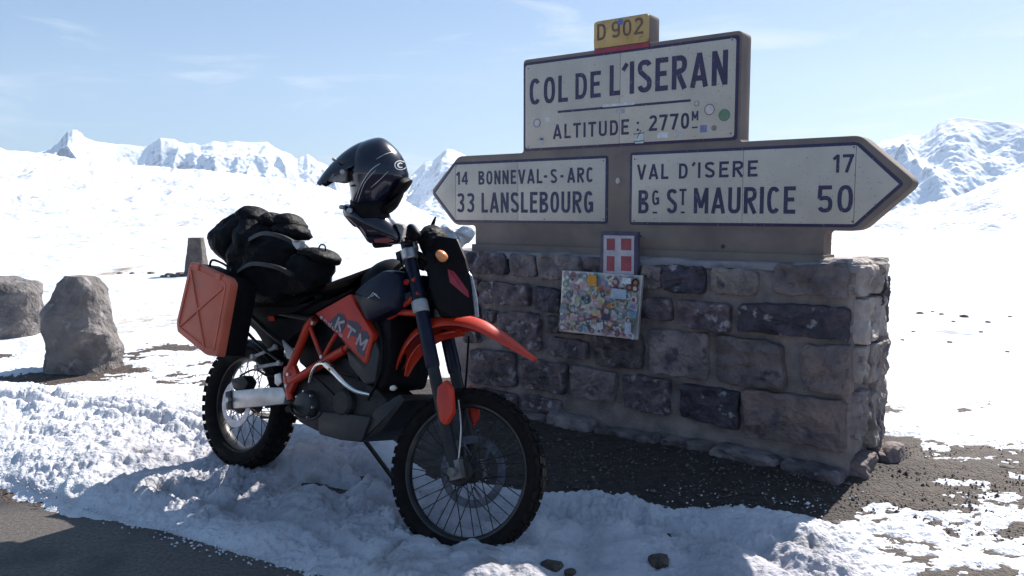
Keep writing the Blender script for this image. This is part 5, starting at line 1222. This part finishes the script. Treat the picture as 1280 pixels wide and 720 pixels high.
def hstripe(pts, w_, m=M_white, name='stripe'):
    cs = curve([Vector((*HP(380 + x / 4.8, 160 + y / 4.8), 0)) for x, y in pts], 8)
    b = MB(); n_ = len(cs); vs = []
    for i, p in enumerate(cs):
        t = (cs[min(i + 1, n_ - 1)] - cs[max(i - 1, 0)]).normalized(); q = Vector((-t.y, t.x, 0)) * w_ * (math.sin(math.pi * (i + .6) / (n_ + .2)) ** .5)
        for s_ in (1, -1): r_ = p + q * s_; vs.append((r_.x, -hsurf(r_.x, r_.y) - .0016, r_.y))
    b.add(vs, [(2 * i, 2 * i + 1, 2 * i + 3, 2 * i + 2) for i in range(n_ - 1)]); mk(name, b.v, b.f, m, hel)
hstripe([(485, 222), (430, 265), (375, 345), (332, 432)], .0011); hstripe([(460, 262), (400, 330), (370, 390), (345, 448)], .0009); hstripe([(530, 266), (485, 315), (430, 362)], .0008); hstripe([(565, 148), (520, 160), (460, 198)], .0008)
# maker's mark: white ring with a C shape, near the back of the shell
for w_, pts in ((.0016, disc_poly(590, 228, 27, 20, 27)), (.0026, [(600, 218), (590, 214), (580, 222), (580, 234), (590, 242), (602, 238)])):
    hstripe(pts + ([pts[0]] if w_ < .002 else []), w_, name='logo')
for (x, y, r_) in ((257, 270, .010), (298, 495, .011), (205, 195, .006), (308, 350, .004), (250, 475, .009)):
    a, z = HP(380 + x / 4.8, 160 + y / 4.8); b = MB(); b.lathe([(0, -.006), (r_ * .5, -.006), (r_, -.002), (r_, .03)], c=(a, -.092 if y > 300 else -.09, z), n=18); b.obj('screw_cap', M_clamp, hel, auto=35)
cs = curve([Vector((HP(380 + x / 4.8, 160 + y / 4.8)[0], -.03, HP(380 + x / 4.8, 160 + y / 4.8)[1])) for x, y in ((518, 445), (515, 480), (505, 515), (490, 540))], 5); b = MB(); b.tube(cs, .004, 6); b.obj('chin_strap', M_black, hel)
b = MB(); P = hz([(555, 568), (600, 580), (610, 600), (598, 660), (585, 680), (588, 640)]); b.prism(P, fh, .04, -.05, .004); b.obj('chin_vent', M_liner, hel)
M_hred = cm((.18, .02, .02)); b = MB(); b.prism(rounded(hz([(440, 662), (520, 655), (560, 672), (520, 684), (450, 682)]), .003, 2), fh, -.098, -.101); b.obj('red_badge', M_hred, hel)

# thin plastic sheet caught behind the instruments
bag = MB(); P = smoothpoly([S2(x, y, .16) for x, y in [(549, 290), (556, 279), (566, 286), (578, 285), (588, 282), (594, 290), (590, 299), (580, 304), (574, 314), (558, 312)]], 4)
bag.pillow(P, fb, .05, .16, rings=7, p=.8, nz_=.03, nf=26); bagt = bag.obj('plastic_bag', M_plastic, None, smooth=True, M=MBk @ MS)
tag(bagt, 'crumpled translucent white plastic bag tucked behind the handlebar in front of the left arrow', 'plastic bag')

# ---------------------------------------------------------------- mountain air
hb_ = MB(); hb_.box((0, 1500, 345), (13000, 11000, 1510)); hz_ = hb_.obj('haze', None, kind='stuff')
hm = bpy.data.materials.new('haze'); hm.use_nodes = True; ht = hm.node_tree; ht.nodes.clear(); ho = ht.nodes.new('ShaderNodeOutputMaterial'); hv = ht.nodes.new('ShaderNodeVolumePrincipled')
hv.inputs['Color'].default_value = (.86, .92, 1, 1); hv.inputs['Density'].default_value = 5e-5; hv.inputs['Anisotropy'].default_value = .2; ht.links.new(hv.outputs['Volume'], ho.inputs['Volume'])
hz_.data.materials.append(hm); tag(hz_, 'thin pale mountain air that lightens the far peaks', 'haze')
